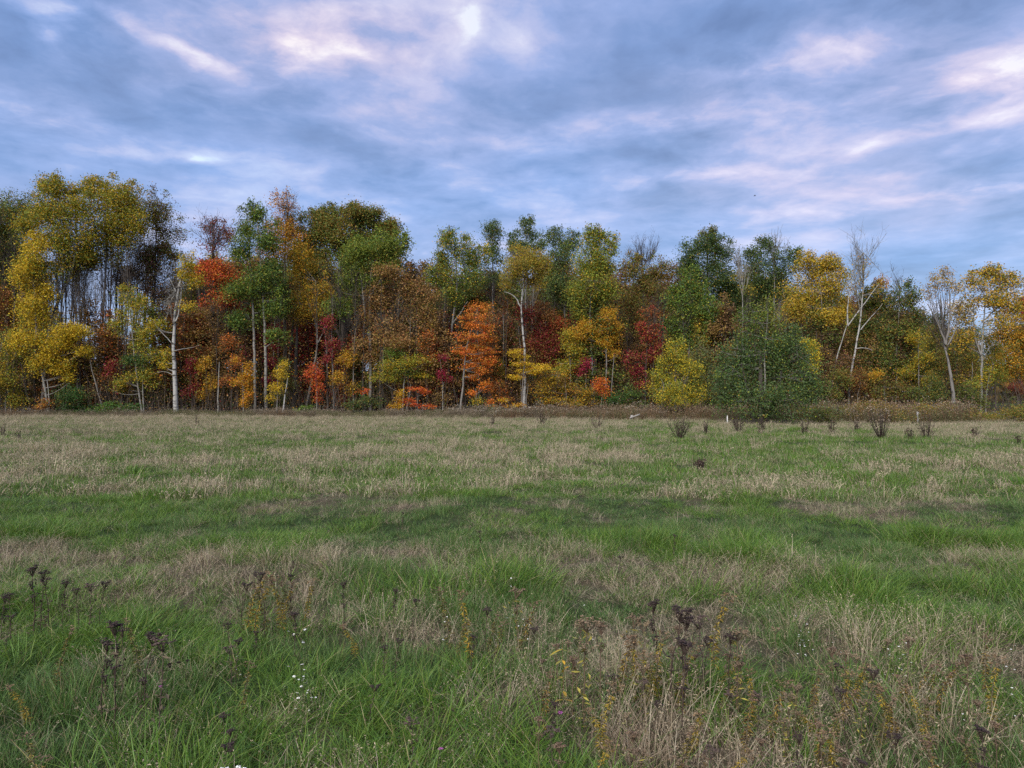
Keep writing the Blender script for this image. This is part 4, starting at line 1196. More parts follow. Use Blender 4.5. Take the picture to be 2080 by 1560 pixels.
bush('grey green bush at the wood edge right of the bright orange maple', 60.5, 1000, [(1000, 834, 28, 8), (985, 838, 18, 6)], [(bluegr, .8), (olive, .2)], .42, size=.11)
bush('dark green bush below the amber maple', 61.5, 1248, [(1245, 812, 26, 18), (1262, 826, 24, 8)], [((.035, .085, .018), .6), (dkgreen, .4)], .42, flat=True)
bush('leafy green bush under the crimson maple', 61.5, 1285, [(1284, 800, 24, 18), (1300, 822, 22, 10)], [(green, .4), (dkgreen, .4), (olive, .2)], .40, flat=True)
bush('rust orange low bush at the foot of the vivid yellow tree', 61.2, 92, [(92, 818, 18, 9), (80, 828, 14, 6)], [(rust, .5), (orgold, .25), (brown, .25)], .40)
bush('russet bush below the leaning white birches', 62.5, 1742, [(1742, 768, 30, 22), (1758, 800, 28, 18)], [(brown, .4), (rust, .35), (goldbr, .25)], .32)
bush('olive brown bush between the golden maple and the leaning birches', 62, 1700, [(1702, 775, 30, 24), (1690, 808, 30, 16)], [(olive, .5), (goldbr, .3), (brown, .2)], .34)
bush('dark brown green thicket right of the dark round tree', 61, 1668, [(1670, 795, 26, 26), (1660, 825, 26, 12)], [(dkgreen, .4), (olive, .35), (brown, .25)], .36)
bush('olive and gold thicket under the dull green ash', 62, 1800, [(1795, 785, 34, 24), (1830, 795, 30, 20), (1780, 765, 18, 14, [(gold, .6), (orgold, .4)])], [(olive, .45), (brown, .25), (goldbr, .3)], .34)
bush('dull green thicket left of the leaning grey snag', 60, 1890, [(1890, 805, 28, 18), (1865, 800, 26, 18), (1905, 780, 18, 18)], [(olive, .5), (dkgreen, .3), (goldbr, .2)], .34)
bush('green yellow young maple under the open crowned golden maple', 62, 2003, [(2003, 772, 20, 14), (1976, 780, 18, 11), (2010, 755, 14, 10)], [(yelgr, .5), (gold, .3), (olive, .2)], .36, cat='tree', name='young_maple')
bush('dull olive bush right of the leaning grey snag', 60, 1968, [(1965, 800, 24, 22), (1985, 820, 24, 14)], [(olive, .6), (brown, .2), (dkgreen, .2)], .34)
bush('red brown bush beyond the lawn at the right edge', 74, 2068, [(2066, 786, 34, 14), (2095, 795, 30, 14)], [(rust, .5), (crimson, .35), (brown, .15)], .40)
bush('broad tawny shrub in the weeds at the right of the meadow', 46, 1782, [(1780, 832, 46, 18), (1745, 845, 30, 12), (1815, 845, 30, 12)], [(goldbr, .5), (olive, .3), (tan, .2)], .55, size=.085, name='shrub')
bush('rounded amber shrub left of the foot of the leaning grey snag', 47, 1890, [(1890, 838, 38, 15), (1870, 848, 24, 8)], [(goldbr, .45), (deepgold, .3), (olive, .25)], .55, size=.085, name='shrub')
bush('tawny shrub at the right edge of the weeds', 44, 2062, [(2060, 840, 30, 18), (2090, 845, 30, 20)], [(goldbr, .5), (olive, .5)], .5, size=.085, name='shrub')
bush('low olive shrub right of the foot of the leaning grey snag', 47, 2000, [(2000, 848, 34, 10), (2030, 850, 24, 9)], [(olive, .5), (goldbr, .3), (deepgold, .2)], .5, size=.085, name='shrub')
bush('grey green shrub in the weeds right of the dark round tree', 47, 1690, [(1690, 838, 36, 14), (1660, 845, 24, 10)], [(bluegr, .4), (olive, .4), (brown, .2)], .5, size=.085, name='shrub')


for i in range(22):
    px = 1590 + i * 22.5 + rng.uniform(-8, 8)
    if 1975 < px < 2050 or abs(px - 1790) < 24 or abs(px - 1890) < 20:
        continue
    Y = rng.uniform(43, 52)
    hh = rng.uniform(9, 16)
    yb = 808 + CAM_H * F / Y
    bush('low olive brown shrub in the continuous thicket along the right field edge', Y, px, [(px, yb - hh - 2, rng.uniform(22, 32), hh), (px + rng.uniform(-14, 14), yb - 6, 26, 8)],
         [[(goldbr, .4), (olive, .4), (brown, .2)], [(olive, .5), (bluegr, .25), (brown, .25)], [(olive, .4), (tan, .25), (goldbr, .35)]][i % 3], .42, size=.095, name='shrub', group='low shrubs along the right field edge')


def lone_stem(label, Y, pts, w, bk, name='tree_trunk', cat='trunk', group=None):
    return tree(label, Y, [(pts, w, bk)], name=name, cat=cat, group=group)


# stems standing by themselves
lone_stem('short broken white birch stub leaning right, at the wood edge', 61.6, [(574, 845), (579, 805), (582, 785), (585, 768)], 4.4, 'birch', 'birch_stub', 'stump')
lone_stem('thin white stem leaning left below the vivid yellow tree', 62, [(103, 845), (100, 812), (93, 770)], 2.6, 'birch')
lone_stem('grey leaning trunk right of the dark green bush at the left', 63.5, [(212, 845), (203, 810), (190, 760), (183, 718)], 3.4, 'pale')
lone_stem('dim grey leaning trunk at the left behind the yellow sapling', 64, [(66, 845), (54, 800), (44, 755), (36, 720)], 4, 'grey')
lone_stem('short grey trunk between the vivid yellow tree and the grey leaning trunk', 64, [(160, 845), (157, 780), (153, 722)], 4, 'grey')
lone_stem('pale slim trunk beside the dark trunk of the red maple', 63, [(442, 845), (444, 790), (444, 735)], 4, 'pale')
lone_stem('broad dark trunk deep in the gap between the green aspen and the bronze oak', 67, [(600, 845), (600, 760), (604, 660)], 13, 'dark')
lone_stem('dark trunk leaning right of the broad dark trunk', 66, [(580, 845), (586, 740), (592, 660)], 6, 'dark')
lone_stem('thin pale stem under the amber maple', 62.5, [(1238, 845), (1243, 780), (1248, 720)], 2.6, 'grey')
lone_stem('slim white trunk behind the bright orange maple', 67, [(1015, 845), (1024, 720), (1022, 640)], 3, 'pale')
lone_stem('thin grey trunk behind the dark crimson maple', 67.5, [(1082, 845), (1081, 720), (1078, 610)], 3.2, 'pale')
lone_stem('thin white stem at the far right under the golden maple', 62.5, [(1976, 845), (1974, 780), (1972, 735)], 2.4, 'pale')
lone_stem('fallen pale log lying in the gap left of the leaning grey snag', 61.5, [(1832, 795), (1845, 794), (1858, 793)], 2.6, 'birch', 'fallen_log', 'log')

# ---- the dim trees behind the front row
protos = []
Yp = 80.0
x0, xm = 1040, 1040
PR = [
    ('dim olive leaved tree standing deep in the wood', [(olive, .5), (dkgreen, .3), (brown, .2)], 'dark', .26),
    ('dim brown leaved tree standing deep in the wood', [(brown, .5), (goldbr, .3), (mauve, .2)], 'dark', .20),
    ('dim yellow leaved tree standing deep in the wood', [(deepgold, .45), (olive, .35), (yelgr, .2)], 'grey', .24),
    ('dim rust leaved tree standing deep in the wood', [(rust, .5), (brown, .3), (goldbr, .2)], 'dark', .20),
]
for (lab, pal, bk, dn) in PR:
    r_ = tree(lab, Yp, [([(1040, 838), (1042, 700), (1038, 560)], 6, bk)],
              [(1040, 585, 34, 30), (1015, 625, 30, 34), (1066, 630, 30, 34), (1040, 670, 40, 34), (1020, 710, 30, 24), (1060, 715, 26, 24)],
              pal, dn, size=.19, name='woodland_tree', twig=.2)
    protos.append((r_, lab, lab.replace(' tree standing deep', ' trees deep')))
skx = [-200, 0, 90, 300, 380, 450, 600, 850, 1000, 1300, 1500, 1750, 1870, 1990, 2080, 2300]
sky_ = [440, 440, 640, 640, 540, 520, 520, 530, 525, 545, 545, 605, 640, 650, 660, 650]
zt = 0
first = [True] * 4
for i in range(190):
    Y = rng.uniform(77, 102)
    X = rng.uniform(-.77, .77) * Y
    px = CX + X / Y * F
    if (95 < px < 335 and rng.uniform() < .6) or 1985 < px < 2085:
        continue
    top = np.interp(px, skx, sky_) + rng.uniform(-5, 80)
    hgt = CAM_H + (808 - top) / F * Y
    sc_ = hgt / 15.3
    if sc_ < .25:
        continue
    q = rng.choice(4, p=[.4, .28, .17, .15])
    r_, lab, grp = protos[q]
    loc = (X, Y, float(terrain(X, Y)))
    sxy = sc_ * rng.uniform(.9, 1.3)
    if first[q]:
        r_.location = loc
        r_.scale = (sxy, sxy, sc_)
        r_['group'] = grp
        first[q] = False
    else:
        copy_thing(r_, loc, rng.uniform(0, 6.28), (sxy, sxy, sc_), lab, grp)

# leafy young growth filling the wood between the trunks
und = []
for (lab, pal, dn) in [('young brown leaved tree among the trunks of the wood', [(brown, .5), (tan, .25), (mauve, .25)], .20),
                       ('young olive leaved tree among the trunks of the wood', [(olive, .5), (brown, .25), (dkgreen, .25)], .20),
                       ('young tan leaved tree among the trunks of the wood', [(tan, .5), (goldbr, .3), (brown, .2)], .18),
                       ('young rust leaved tree among the trunks of the wood', [(rust, .5), (brown, .3), (orange, .06), (tan, .14)], .18),
                       ('young crimson leaved tree among the trunks of the wood', [(crimson, .5), (brown, .3), (red, .2)], .18),
                       ('young yellow leaved tree among the trunks of the wood', [(gold, .4), (goldbr, .3), (yelgr, .3)], .16)]:
    r_ = tree(lab, 72, [([(1040, 841), (1041, 740), (1038, 655)], 3, 'dark')],
              [(1040, 668, 16, 20), (1028, 700, 20, 22), (1054, 706, 20, 22), (1040, 738, 30, 22), (1024, 770, 26, 20), (1058, 776, 26, 20), (1040, 806, 34, 18)],
              pal, dn * .85, size=.16, name='young_tree', twig=.8)
    und.append([r_, lab, lab.replace(' tree among', ' trees among'), False])
for i in range(250):
    Y = 64.0 + 23 * rng.uniform(0, 1) ** 1.25
    X = rng.uniform(-.77, .77) * Y
    px = CX + X / Y * F
    q = rng.choice(6, p=[.25, .18, .18, .15, .16, .08] if px < 1340 else [.38, .40, .14, .0, .0, .08])
    if px > 1985:
        continue
    r_, lab, grp, us = und[q]
    sc_ = rng.uniform(.5, 1.12) * (.85 if px > 1840 else 1)
    sxy = sc_ * rng.uniform(.9, 1.5)
    loc = (X, Y, float(terrain(X, Y)))
    if not us:
        r_.location, r_.scale = loc, (sxy, sxy, sc_)
        r_['group'] = grp
        und[q][3] = True
    else:
        copy_thing(r_, loc, rng.uniform(0, 6.28), (sxy, sxy, sc_), lab, grp)

# slim bare trunks and saplings in the shade of the wood
slim = []
for i in range(5):
    bk = ['dark', 'dark', 'grey', 'dark', 'pale'][i]
    lab = ['slim dark bare trunk in the shade of the wood', 'thin dark bare pole tree in the shade of the wood', 'slim grey bare trunk in the shade of the wood',
           'crooked dark bare trunk in the shade of the wood', 'slim pale bare trunk in the shade of the wood'][i]
    e = [0, 6, -5, 12, 4][i]
    r_ = tree(lab, 70, [([(1040, 841), (1040 + e * .6, 740), (1040 + e, 640), (1040 + e * .5, 570)], [4.2, 2.6, 3.6, 3.2, 3.2][i], bk)],
              bare=[((1040 + e, 610, 26, 60), 'dark' if bk != 'pale' else 'grey', dict(n1=12, n2=5, n3=3, r0=.022, up=.7))], name='slim_tree', cat='tree')
    slim.append((r_, lab, lab.replace('trunk', 'trunks').replace('tree', 'trees')))
used = [False] * 5
for i in range(260):
    Y = 63.5 + 24 * rng.uniform(0, 1) ** 1.3
    X = rng.uniform(-.76, .76) * Y
    if i < 55:
        X = rng.uniform(-.68, -.22) * Y
    px = CX + X / Y * F
    if (1850 < px and rng.uniform() < .55) or px > 1975:
        continue
    top = np.interp(px, skx, [430, 430, 480, 470, 520, 540, 520, 560, 560, 580, 590, 630, 700, 700, 690, 680]) + rng.uniform(10, 120)
    hgt = CAM_H + (808 - top) / F * Y
    sc_ = hgt / 13.1
    if sc_ < .2:
        continue
    q = rng.choice(5, p=[.3, .26, .2, .14, .10])
    r_, lab, grp = slim[q]
    loc = (X, Y, float(terrain(X, Y)))
    sxy = np.clip(sc_, .6, 1.1) * rng.uniform(.8, 1.2)
    if not used[q]:
        r_.location, r_.scale = loc, (sxy, sxy, sc_)
        r_['group'] = grp
        used[q] = True
    else:
        copy_thing(r_, loc, rng.uniform(0, 6.28), (sxy, sxy, sc_), lab, grp)

# tangle of brush and dead leaves on the floor of the wood
G = Geo()
m = 72000
bx = rng.uniform(-64, 64, m)
by = 61.8 + 24 * rng.uniform(0, 1, m) ** 1.5
_ok = bx / by * F + CX < 1985
bx, by = bx[_ok], by[_ok]
m = len(bx)
hmax = 1.6 + 5.0 * fbm(bx * .22, by * .2, 120, 3) ** 1.5 * 2
bz = terrain(bx, by) + hmax * rng.uniform(0, 1, m) ** 1.35
zone = fbm(bx * .30, by * .15, 140, 3) + rng.normal(0, .05, m)
pc = np.array([brown, tan, rust, olive, goldbr, mauve, dkgreen, crimson, orgold])
ci = np.where(zone < .36, rng.choice([3, 6, 0, 4], m), np.where(zone < .5, rng.choice([0, 1, 4, 0], m), np.where(zone < .62, rng.choice([0, 2, 1, 7, 5], m), rng.choice([3, 4, 1, 8, 6], m))))
leaves(G, np.stack([bx, by, bz], 1), .13, pc[ci] * rng.uniform(.6, 1.2, (m, 1)))
m = 9000
bx = rng.uniform(-64, 64, m)
by = 62 + 24 * rng.uniform(0, 1, m) ** 1.4
b0 = np.stack([bx, by, terrain(bx, by) - .05], 1)
hh = rng.uniform(.8, 4.2, m)
b2 = b0 + np.stack([rng.normal(0, .28, m) * hh, rng.normal(0, .28, m) * hh, hh], 1)
b1 = (b0 + b2) / 2 + rng.normal(0, .12, (m, 3))
tubes(G, np.stack([b0, b1, b2], 1), np.tile([.016, .011, .005], (m, 1)), 3, np.array([.085, .068, .055]) * rng.uniform(.5, 1.6, (m, 1)))
obj('undergrowth', G.mesh('undergrowth'), M['leaf'], kind='stuff', label='tangle of brown brush, twigs and dead leaves on the floor of the wood')

# the far wood beyond the lawn
G = Geo()
m = 42000
fx = rng.uniform(-330, 330, m)
fy = rng.uniform(205, 235, m)
fh = 9 + 7 * (fbm(fx * .03, fy * .02, 150, 3) - .3)
fz = fh * rng.uniform(0, 1, m)
leaves(G, np.stack([fx, fy, fz], 1), 2.1, np.array([brown, olive, goldbr, dkgreen])[(fbm(fx * .06, fy * .05, 160, 2) * 4).astype(int) % 4] * rng.uniform(.6, 1.2, (m, 1)))
obj('far_wood', G.mesh('far_wood'), M['leaf'], kind='stuff', label='low line of distant wood beyond the lawn')

# ------------------------------------------------------------------ small things at the field edge


def box_verts(w, d_, h, taper=0.9, bend=(0, 0)):
    n_ = 5
    V = []
    for i in range(n_):
        t = i / (n_ - 1)
        s_ = 1 - (1 - taper) * t
        V += [(-w / 2 * s_ + bend[0] * t * t, -d_ / 2 * s_ + bend[1] * t, h * t), (w / 2 * s_ + bend[0] * t * t, -d_ / 2 * s_ + bend[1] * t, h * t),
              (w / 2 * s_ + bend[0] * t * t, d_ / 2 * s_ + bend[1] * t, h * t), (-w / 2 * s_ + bend[0] * t * t, d_ / 2 * s_ + bend[1] * t, h * t)]
    Qs = [(4 * i + j, 4 * i + (j + 1) % 4, 4 * i + 4 + (j + 1) % 4, 4 * i + 4 + j) for i in range(n_ - 1) for j in range(4)]
    e = 4 * (n_ - 1)
    Qs.append((e, e + 1, e + 2, e + 3))
    return np.array(V), np.array(Qs)


def post(label, px, Y, py_top, w, mat, bend=(0, 0), rail=False):
    X = (px - CX) / F * Y
    z0 = float(terrain(X, Y))
    h = W(px, py_top, Y)[2] - z0
    t = thing('marker_post' if not rail else 'old_fence_post', label, 'post', (X, Y, z0 - .1))
    V, Qs = box_verts(w, w, h + .1, .92, bend)
    obj('shaft', Geo().add(V, Qs).mesh('shaft'), M[mat], t)
    if rail:
        V, Qs = box_verts(.10, .10, .75, .8)
        V = V[:, [2, 1, 0]] * np.array([1, 1, -1])
        th = .35
        V = np.stack([V[:, 0] * math.cos(th) - V[:, 2] * math.sin(th), V[:, 1], V[:, 0] * math.sin(th) + V[:, 2] * math.cos(th)], 1)
        V += np.array([-.12, -.14, h - .1])
        obj('broken_rail', Geo().add(V, Qs[:, ::-1]).mesh('broken_rail'), M[mat], t)
    else:
        V, Qs = box_verts(w * 1.15, w * 1.15, .05, .6)
        obj('cap', Geo().add(V + np.array([bend[0], bend[1], h + .1]), Qs).mesh('cap'), M[mat], t)


post('white marker post in the weeds left of the leaning grey snag', 1863, 44, 838, .075, 'post')
post('white marker post in the weeds at the foot of the dark round tree', 1477, 42, 846, .06, 'post')
post('tiny pale marker post at the weed edge near the centre', 1008, 58, 836, .12, 'post')
post('weathered grey broken fence post in front of the green bush', 1282, 50, 843, .17, 'old', (.05, 0), True)


def dark_weed(stems, h, spread, heads, col, headcol, lab, X, Y, leafn=30, group=None, name='dead_shrub', cat='weed'):
    t = thing(name, lab, cat, (X, Y, float(terrain(X, Y)) - .02), group)
    a = rng.uniform(0, 2 * np.pi, stems)
    q = rng.uniform(.1, 1, stems)
    b = np.stack([np.cos(a) * .05, np.sin(a) * .05, np.zeros(stems)], 1)
    tip = np.stack([np.cos(a) * spread * q, np.sin(a) * spread * q, h * rng.uniform(.65, 1.0, stems) * (1.1 - .25 * q)], 1)
    ct = b * .4 + tip * .6 + np.array([0, 0, -.08 * h])
    pts = np.array([bezier(b[i], ct[i], tip[i], 6) for i in range(stems)])
    G = Geo()
    tubes(G, pts, np.tile(np.linspace(.010, .004, 6), (stems, 1)), 4, np.asarray(col) * rng.uniform(.7, 1.3, (stems, 1)))
    sb, se = [], []
    for i in range(stems):
        for j in range(4):
            p = pts[i, rng.integers(2, 6)]
            sb.append(p)
            se.append(p + rng.normal(0, .06 * h / .8, 3) + np.array([0, 0, .10 * h]))
    sb, se = np.array(sb), np.array(se)
    tubes(G, np.stack([sb, (sb + se) / 2, se], 1), np.tile([.004, .003, .002], (len(sb), 1)), 3, col)
    obj('stem', G.mesh('stem'), M['weed'], t)
    G = Geo()
    hp = se[rng.integers(0, len(se), heads)] + rng.normal(0, .025, (heads, 3))
    leaves(G, hp, .05, np.asarray(headcol) * rng.uniform(.6, 1.4, (heads, 1)), aspect=.8)
    obj('seed_head', G.mesh('seed_head'), M['weed'], t, kind='stuff')
    if leafn:
        G = Geo()
        pp = pts[rng.integers(0, stems, leafn), rng.integers(1, 5, leafn)] + rng.normal(0, .03, (leafn, 3))
        leaves(G, pp, .07, np.asarray(col) * rng.uniform(.8, 2.0, (leafn, 1)), aspect=.4)
        obj('withered_leaf', G.mesh('withered_leaf'), M['weed'], t, kind='stuff')
    return t


DK, DKH, TNH = (.045, .032, .026), (.055, .036, .028), (.24, .19, .14)
for (px, by, top, wpx, lab) in [
        (1380, 893, 845, 55, 'dark spreading dead shrub below the small yellow green birch'),
        (1790, 896, 822, 62, 'large dark dead shrub with pale heads, at the right edge of the green grass'),
        (1000, 868, 842, 22, 'dark dead weed at the meadow edge below the tiny pale post'),
        (1100, 866, 842, 30, 'dark dead weed clump at the meadow edge below the golden bush'),
        (1212, 872, 844, 26, 'dark dead weed below the weathered grey post'),
        (1500, 880, 845, 40, 'dark dead weeds at the foot of the dark round tree, left of its trunk'),
        (1546, 884, 845, 30, 'dark dead weed straight below the trunk of the dark round tree'),
        (1634, 889, 858, 20, 'dark dead weed right of the dark round tree'),
        (1690, 882, 856, 28, 'dark dead weed left of the large dark dead shrub'),
        (1740, 880, 850, 34, 'dark dead weed with pale top touching the large dark dead shrub'),
        (1882, 890, 842, 40, 'dark dead weed right of the large dark dead shrub'),
        (1848, 894, 868, 22, 'small dark dead weed between the large dead shrub and its right neighbour'),
        (2068, 901, 880, 14, 'small dark dead weed at the right edge of the meadow'),
        (1980, 889, 868, 20, 'small dark dead weed far right in the dry strip'),
        (1432, 884, 852, 20, 'thin dark dead weed between the small birch and the dark round tree'),
        (1420, 958, 930, 34, 'lone dark dock plant out in the open green grass'),
        (5, 885, 860, 14, 'dark dead weed at the left edge of the meadow'),
        (38, 898, 872, 8, 'thin dark dead stalk near the left edge of the meadow'),
        (400, 868, 842, 10, 'thin dead stalk at the meadow edge right of the white birch')]:
    X, Y = ground_at(px, by)
    h = (by - top) / F * Y
    dark_weed(int(np.clip(wpx * .5, 4, 30)), h, wpx * .55 / F * Y, int(np.clip(wpx * 3.2, 12, 190)), DK, TNH if 'pale' in lab else DKH, lab, X, Y, int(wpx * 1.2))

# ------------------------------------------------------------------ foreground weeds (built once per variant, 1 m tall, then copied)


def buttons(G, pos, r, tint, up=.6):
    """little flattened seed buttons"""
    n_ = len(pos)
    th = np.arange(6) / 6 * 2 * np.pi
    ring = np.stack([np.cos(th), np.sin(th), np.zeros(6)], 1)
    V = np.concatenate([pos[:, None] + np.array([0, 0, up]) * r, pos[:, None] + ring[None] * r * rng.uniform(.8, 1.2, (n_, 1, 1)), pos[:, None] - np.array([0, 0, .9]) * r], 1)
    i = np.arange(n_)[:, None] * 8
    T = []
    for j in range(6):
        T.append(i + np.array([[0, 1 + j, 1 + (j + 1) % 6]]))
        T.append(i + np.array([[7, 1 + (j + 1) % 6, 1 + j]]))
    tint = np.broadcast_to(tint, (n_, 3)) * rng.uniform(.6, 1.4, (n_, 1))
    G.add(V.reshape(-1, 3), tris=np.concatenate(T), tint=np.repeat(tint, 8, axis=0))


def stalk(G, h, r, col, bend=.05):
    p = resample(np.array([[0, 0, -.06], [rng.normal(0, bend * .3), rng.normal(0, bend * .3), h * .4], [rng.normal(0, bend), rng.normal(0, bend), h]]), 9, .004)
    tubes(G, p, np.linspace(r, r * .45, 9), 5, col)
    return p


def make_tansy(lab, hc, sc_col, wide=.05, levels=2, leaf_c=None):
    t = thing('tansy', lab, 'weed', (0, 0, 0))
    G, GH, GL = Geo(), Geo(), Geo()
    p = stalk(G, .93, .0046, sc_col, .03)
    tip = p[-1]
    bt = []
    for L in range(levels):
        z = .80 - L * .16 if L else .84
        nb = 13 if L == 0 else 6
        for i in range(nb):
            a = rng.uniform(0, 6.28)
            q = math.sqrt(rng.uniform(0, 1)) * wide * (1 if L == 0 else .9)
            st = p[6] * (1 - i % 3 * .3) + p[7] * (i % 3 * .3) if L == 0 else p[4] + rng.normal(0, .01, 3)
            st = np.array([tip[0] * z, tip[1] * z, z])
            e = np.array([tip[0] + math.cos(a) * q, tip[1] + math.sin(a) * q, (.955 if L == 0 else z + .10) + rng.normal(0, .012) - q * .12])
            b = bezier(st, st * .35 + e * .65 - np.array([0, 0, .02]), e, 4)
            tubes(G, b, np.array([.0022, .002, .0016, .0012]), 3, sc_col)
            for j in range(6 if L == 0 else 3):
                bt.append(e + rng.normal(0, 1, 3) * np.array([.007, .007, .006]))
    buttons(GH, np.array(bt), .0075, hc)
    m_ = 26
    pp = p[rng.integers(1, 8, m_)] + rng.normal(0, .022, (m_, 3))
    leaves(GL, pp, .05, np.asarray(leaf_c or (.09, .07, .045)) * rng.uniform(.6, 1.5, (m_, 1)), aspect=.28, droop=.8)
    obj('stem', G.mesh('stem'), M['weed'], t)
    obj('flower_head', GH.mesh('flower_head'), M['weed'], t, kind='stuff')
    obj('foliage', GL.mesh('foliage'), M['weed'], t)
    return t


def make_goldenrod(lab, lc, hc, dens_=120):
    t = thing('goldenrod', lab, 'weed', (0, 0, 0))
    G, GH, GL = Geo(), Geo(), Geo()
    p = stalk(G, .95, .0038, (.10, .075, .05), .07)
    zs = rng.uniform(.12, .86, dens_)
    ii = np.clip((zs * 8).astype(int), 0, 7)
    pp = p[ii] + (p[np.minimum(ii + 1, 8)] - p[ii]) * (zs * 8 - ii)[:, None]
    a = rng.uniform(0, 6.28, dens_)
    out = np.stack([np.cos(a), np.sin(a), rng.uniform(-.5, .5, dens_)], 1)
    ln = rng.uniform(.03, .07, dens_) * (1.1 - .5 * zs)
    lcs = np.asarray(lc)
    cc = lcs[rng.integers(0, len(lcs), dens_)] * rng.uniform(.7, 1.3, (dens_, 1))
    side = np.cross(out, np.array([0, 0, 1.]))
    side /= np.linalg.norm(side, axis=1, keepdims=True) + 1e-9
    V = np.stack([pp, pp + out * ln[:, None] * .45 + side * .0045 + [0, 0, .006], pp + out * ln[:, None] + [0, 0, -.012], pp + out * ln[:, None] * .45 - side * .0045 + [0, 0, .006]], 1)
    i = np.arange(dens_)[:, None] * 4
    GL.add(V.reshape(-1, 3), tris=np.concatenate([i + np.array([[0, 1, 2]]), i + np.array([[0, 2, 3]])]), tint=np.repeat(cc, 4, axis=0))
    hp = []
    for j in range(10):
        st = p[7] * (1 - j / 10) + p[8] * (j / 10)
        a_ = rng.uniform(0, 6.28)
        e = st + np.array([math.cos(a_), math.sin(a_), .7]) * rng.uniform(.03, .09) * (1.2 - j / 12)
        b = bezier(st, (st + e) / 2 + np.array([0, 0, .02]), e, 4)
        tubes(G, b, np.full(4, .0014), 3, (.10, .075, .05))
        for q in range(9):
            hp.append(b[rng.integers(1, 4)] + rng.normal(0, .007, 3))
    leaves(GH, np.array(hp), .016, np.asarray(hc) * rng.uniform(.6, 1.4, (len(hp), 1)), aspect=.7)
    obj('stem', G.mesh('stem'), M['weed'], t)
    obj('foliage', GL.mesh('foliage'), M['weed'], t)
    obj('flower_plume', GH.mesh('flower_plume'), M['weed'], t)
    return t


def flower_mesh(r):
    G = Geo()
    np_ = 13
    for j in range(np_):
        a = j / np_ * 6.283 + rng.normal(0, .06)
        d_ = np.array([math.cos(a), math.sin(a), rng.uniform(-.1, .15)])
        s_ = np.array([-math.sin(a), math.cos(a), 0])
        L = r * rng.uniform(.85, 1.1)
        G.add(np.array([d_ * r * .2, d_ * L * .6 + s_ * r * .17, d_ * L, d_ * L * .6 - s_ * r * .17]), tris=[(0, 1, 2), (0, 2, 3)], tint=(.80, .80, .80))
    buttons(G, np.array([[0, 0, .002]]), r * .28, (.50, .34, .05))
    return G.mesh('flower')


FLOWERS = [flower_mesh(.0105) for _ in range(3)]


def make_aster(lab, nf=11, spread=.07):
    t = thing('white_aster', lab, 'flower', (0, 0, 0))
    G, GL = Geo(), Geo()
    p = stalk(G, .9, .0028, (.07, .085, .035), .018)
    fl = []
    for j in range(nf):
        i = rng.integers(2, 9)
        st = p[i]
        a = rng.uniform(0, 6.28)
        e = st + np.array([math.cos(a) * spread, math.sin(a) * spread, 0]) * rng.uniform(.3, 1) + np.array([0, 0, rng.uniform(.03, .12)])
        b = bezier(st, (st + e) / 2 - np.array([0, 0, .015]), e, 4)
        tubes(G, b, np.full(4, .0013), 3, (.08, .09, .04))
        fl.append(e)
    m_ = 40
    leaves(GL, p[rng.integers(1, 9, m_)] + rng.normal(0, .03, (m_, 3)), .04, np.array([.06, .085, .03]) * rng.uniform(.7, 1.4, (m_, 1)), aspect=.22)
    obj('stem', G.mesh('stem'), M['weed'], t)
    obj('foliage', GL.mesh('foliage'), M['weed'], t)
    for e in fl:
        f = obj('flower', FLOWERS[rng.integers(0, 3)], M['weed'], t)
        f.location = e
        f.rotation_euler = (rng.normal(0, .55), rng.normal(0, .55), rng.uniform(0, 6))
    return t


def make_knap(lab, hc, r=.022, cat='flower', name='knapweed', heads=1):
    t = thing(name, lab, cat, (0, 0, 0))
    G, GL = Geo(), Geo()
    p = stalk(G, .95, .0028, (.075, .075, .04), .08)
    m_ = 24
    leaves(GL, p[rng.integers(1, 8, m_)] + rng.normal(0, .025, (m_, 3)), .05, np.array([.07, .08, .035]) * rng.uniform(.7, 1.4, (m_, 1)), aspect=.25)
    for k_ in range(heads):
        off = np.array([rng.normal(0, .05), rng.normal(0, .05), -.03]) * (k_ > 0)
        if k_:
            tubes(G, np.array([p[6], (p[6] + p[8] + off) / 2, p[8] + off]), np.array([.0022, .002, .0016]), 3, (.075, .065, .04))
        GH = Geo()
        d_ = rng.normal(size=(70, 3))
        d_[:, 2] = np.abs(d_[:, 2]) * .9 - .15
        d_ /= np.linalg.norm(d_, axis=1, keepdims=True)
        leaves(GH, d_ * r * .7, r * .8, np.asarray(hc) * rng.uniform(.6, 1.4, (70, 1)), aspect=.35)
        buttons(GH, np.array([[0, 0, -r * .3]]), r * .6, (.08, .07, .04), up=.8)
        h_ = obj('flower_head', GH.mesh('flower_head'), M['weed'], t)
        h_.location = p[8] + off
    obj('stem', G.mesh('stem'), M['weed'], t)
    obj('foliage', GL.mesh('foliage'), M['weed'], t)
    return t


DKB, TNB = (.048, .032, .028), (.17, .115, .075)
V_tansy_dark = [make_tansy('x', DKB, (.055, .038, .03), .040, 1), make_tansy('x', DKB, (.06, .042, .033), .032, 3), make_tansy('x', (.085, .058, .048), (.075, .055, .045), .058, 1)]
V_tansy_tan = [make_tansy('x', (.20, .15, .09), (.14, .10, .07), .042, 1, (.15, .15, .05)), make_tansy('x', (.16, .115, .07), (.12, .085, .055), .062, 2, (.22, .19, .04)), make_tansy('x', (.14, .095, .06), (.12, .08, .055), .036, 2, (.12, .13, .045))]
V_gold = [make_goldenrod('x', [(.27, .20, .035), (.15, .15, .035), (.34, .23, .035)], (.20, .13, .07)), make_goldenrod('x', [(.13, .14, .04), (.20, .155, .04), (.11, .085, .045)], (.18, .12, .075)),
          make_goldenrod('x', [(.18, .11, .04), (.26, .18, .035), (.12, .085, .05)], (.17, .105, .065))]
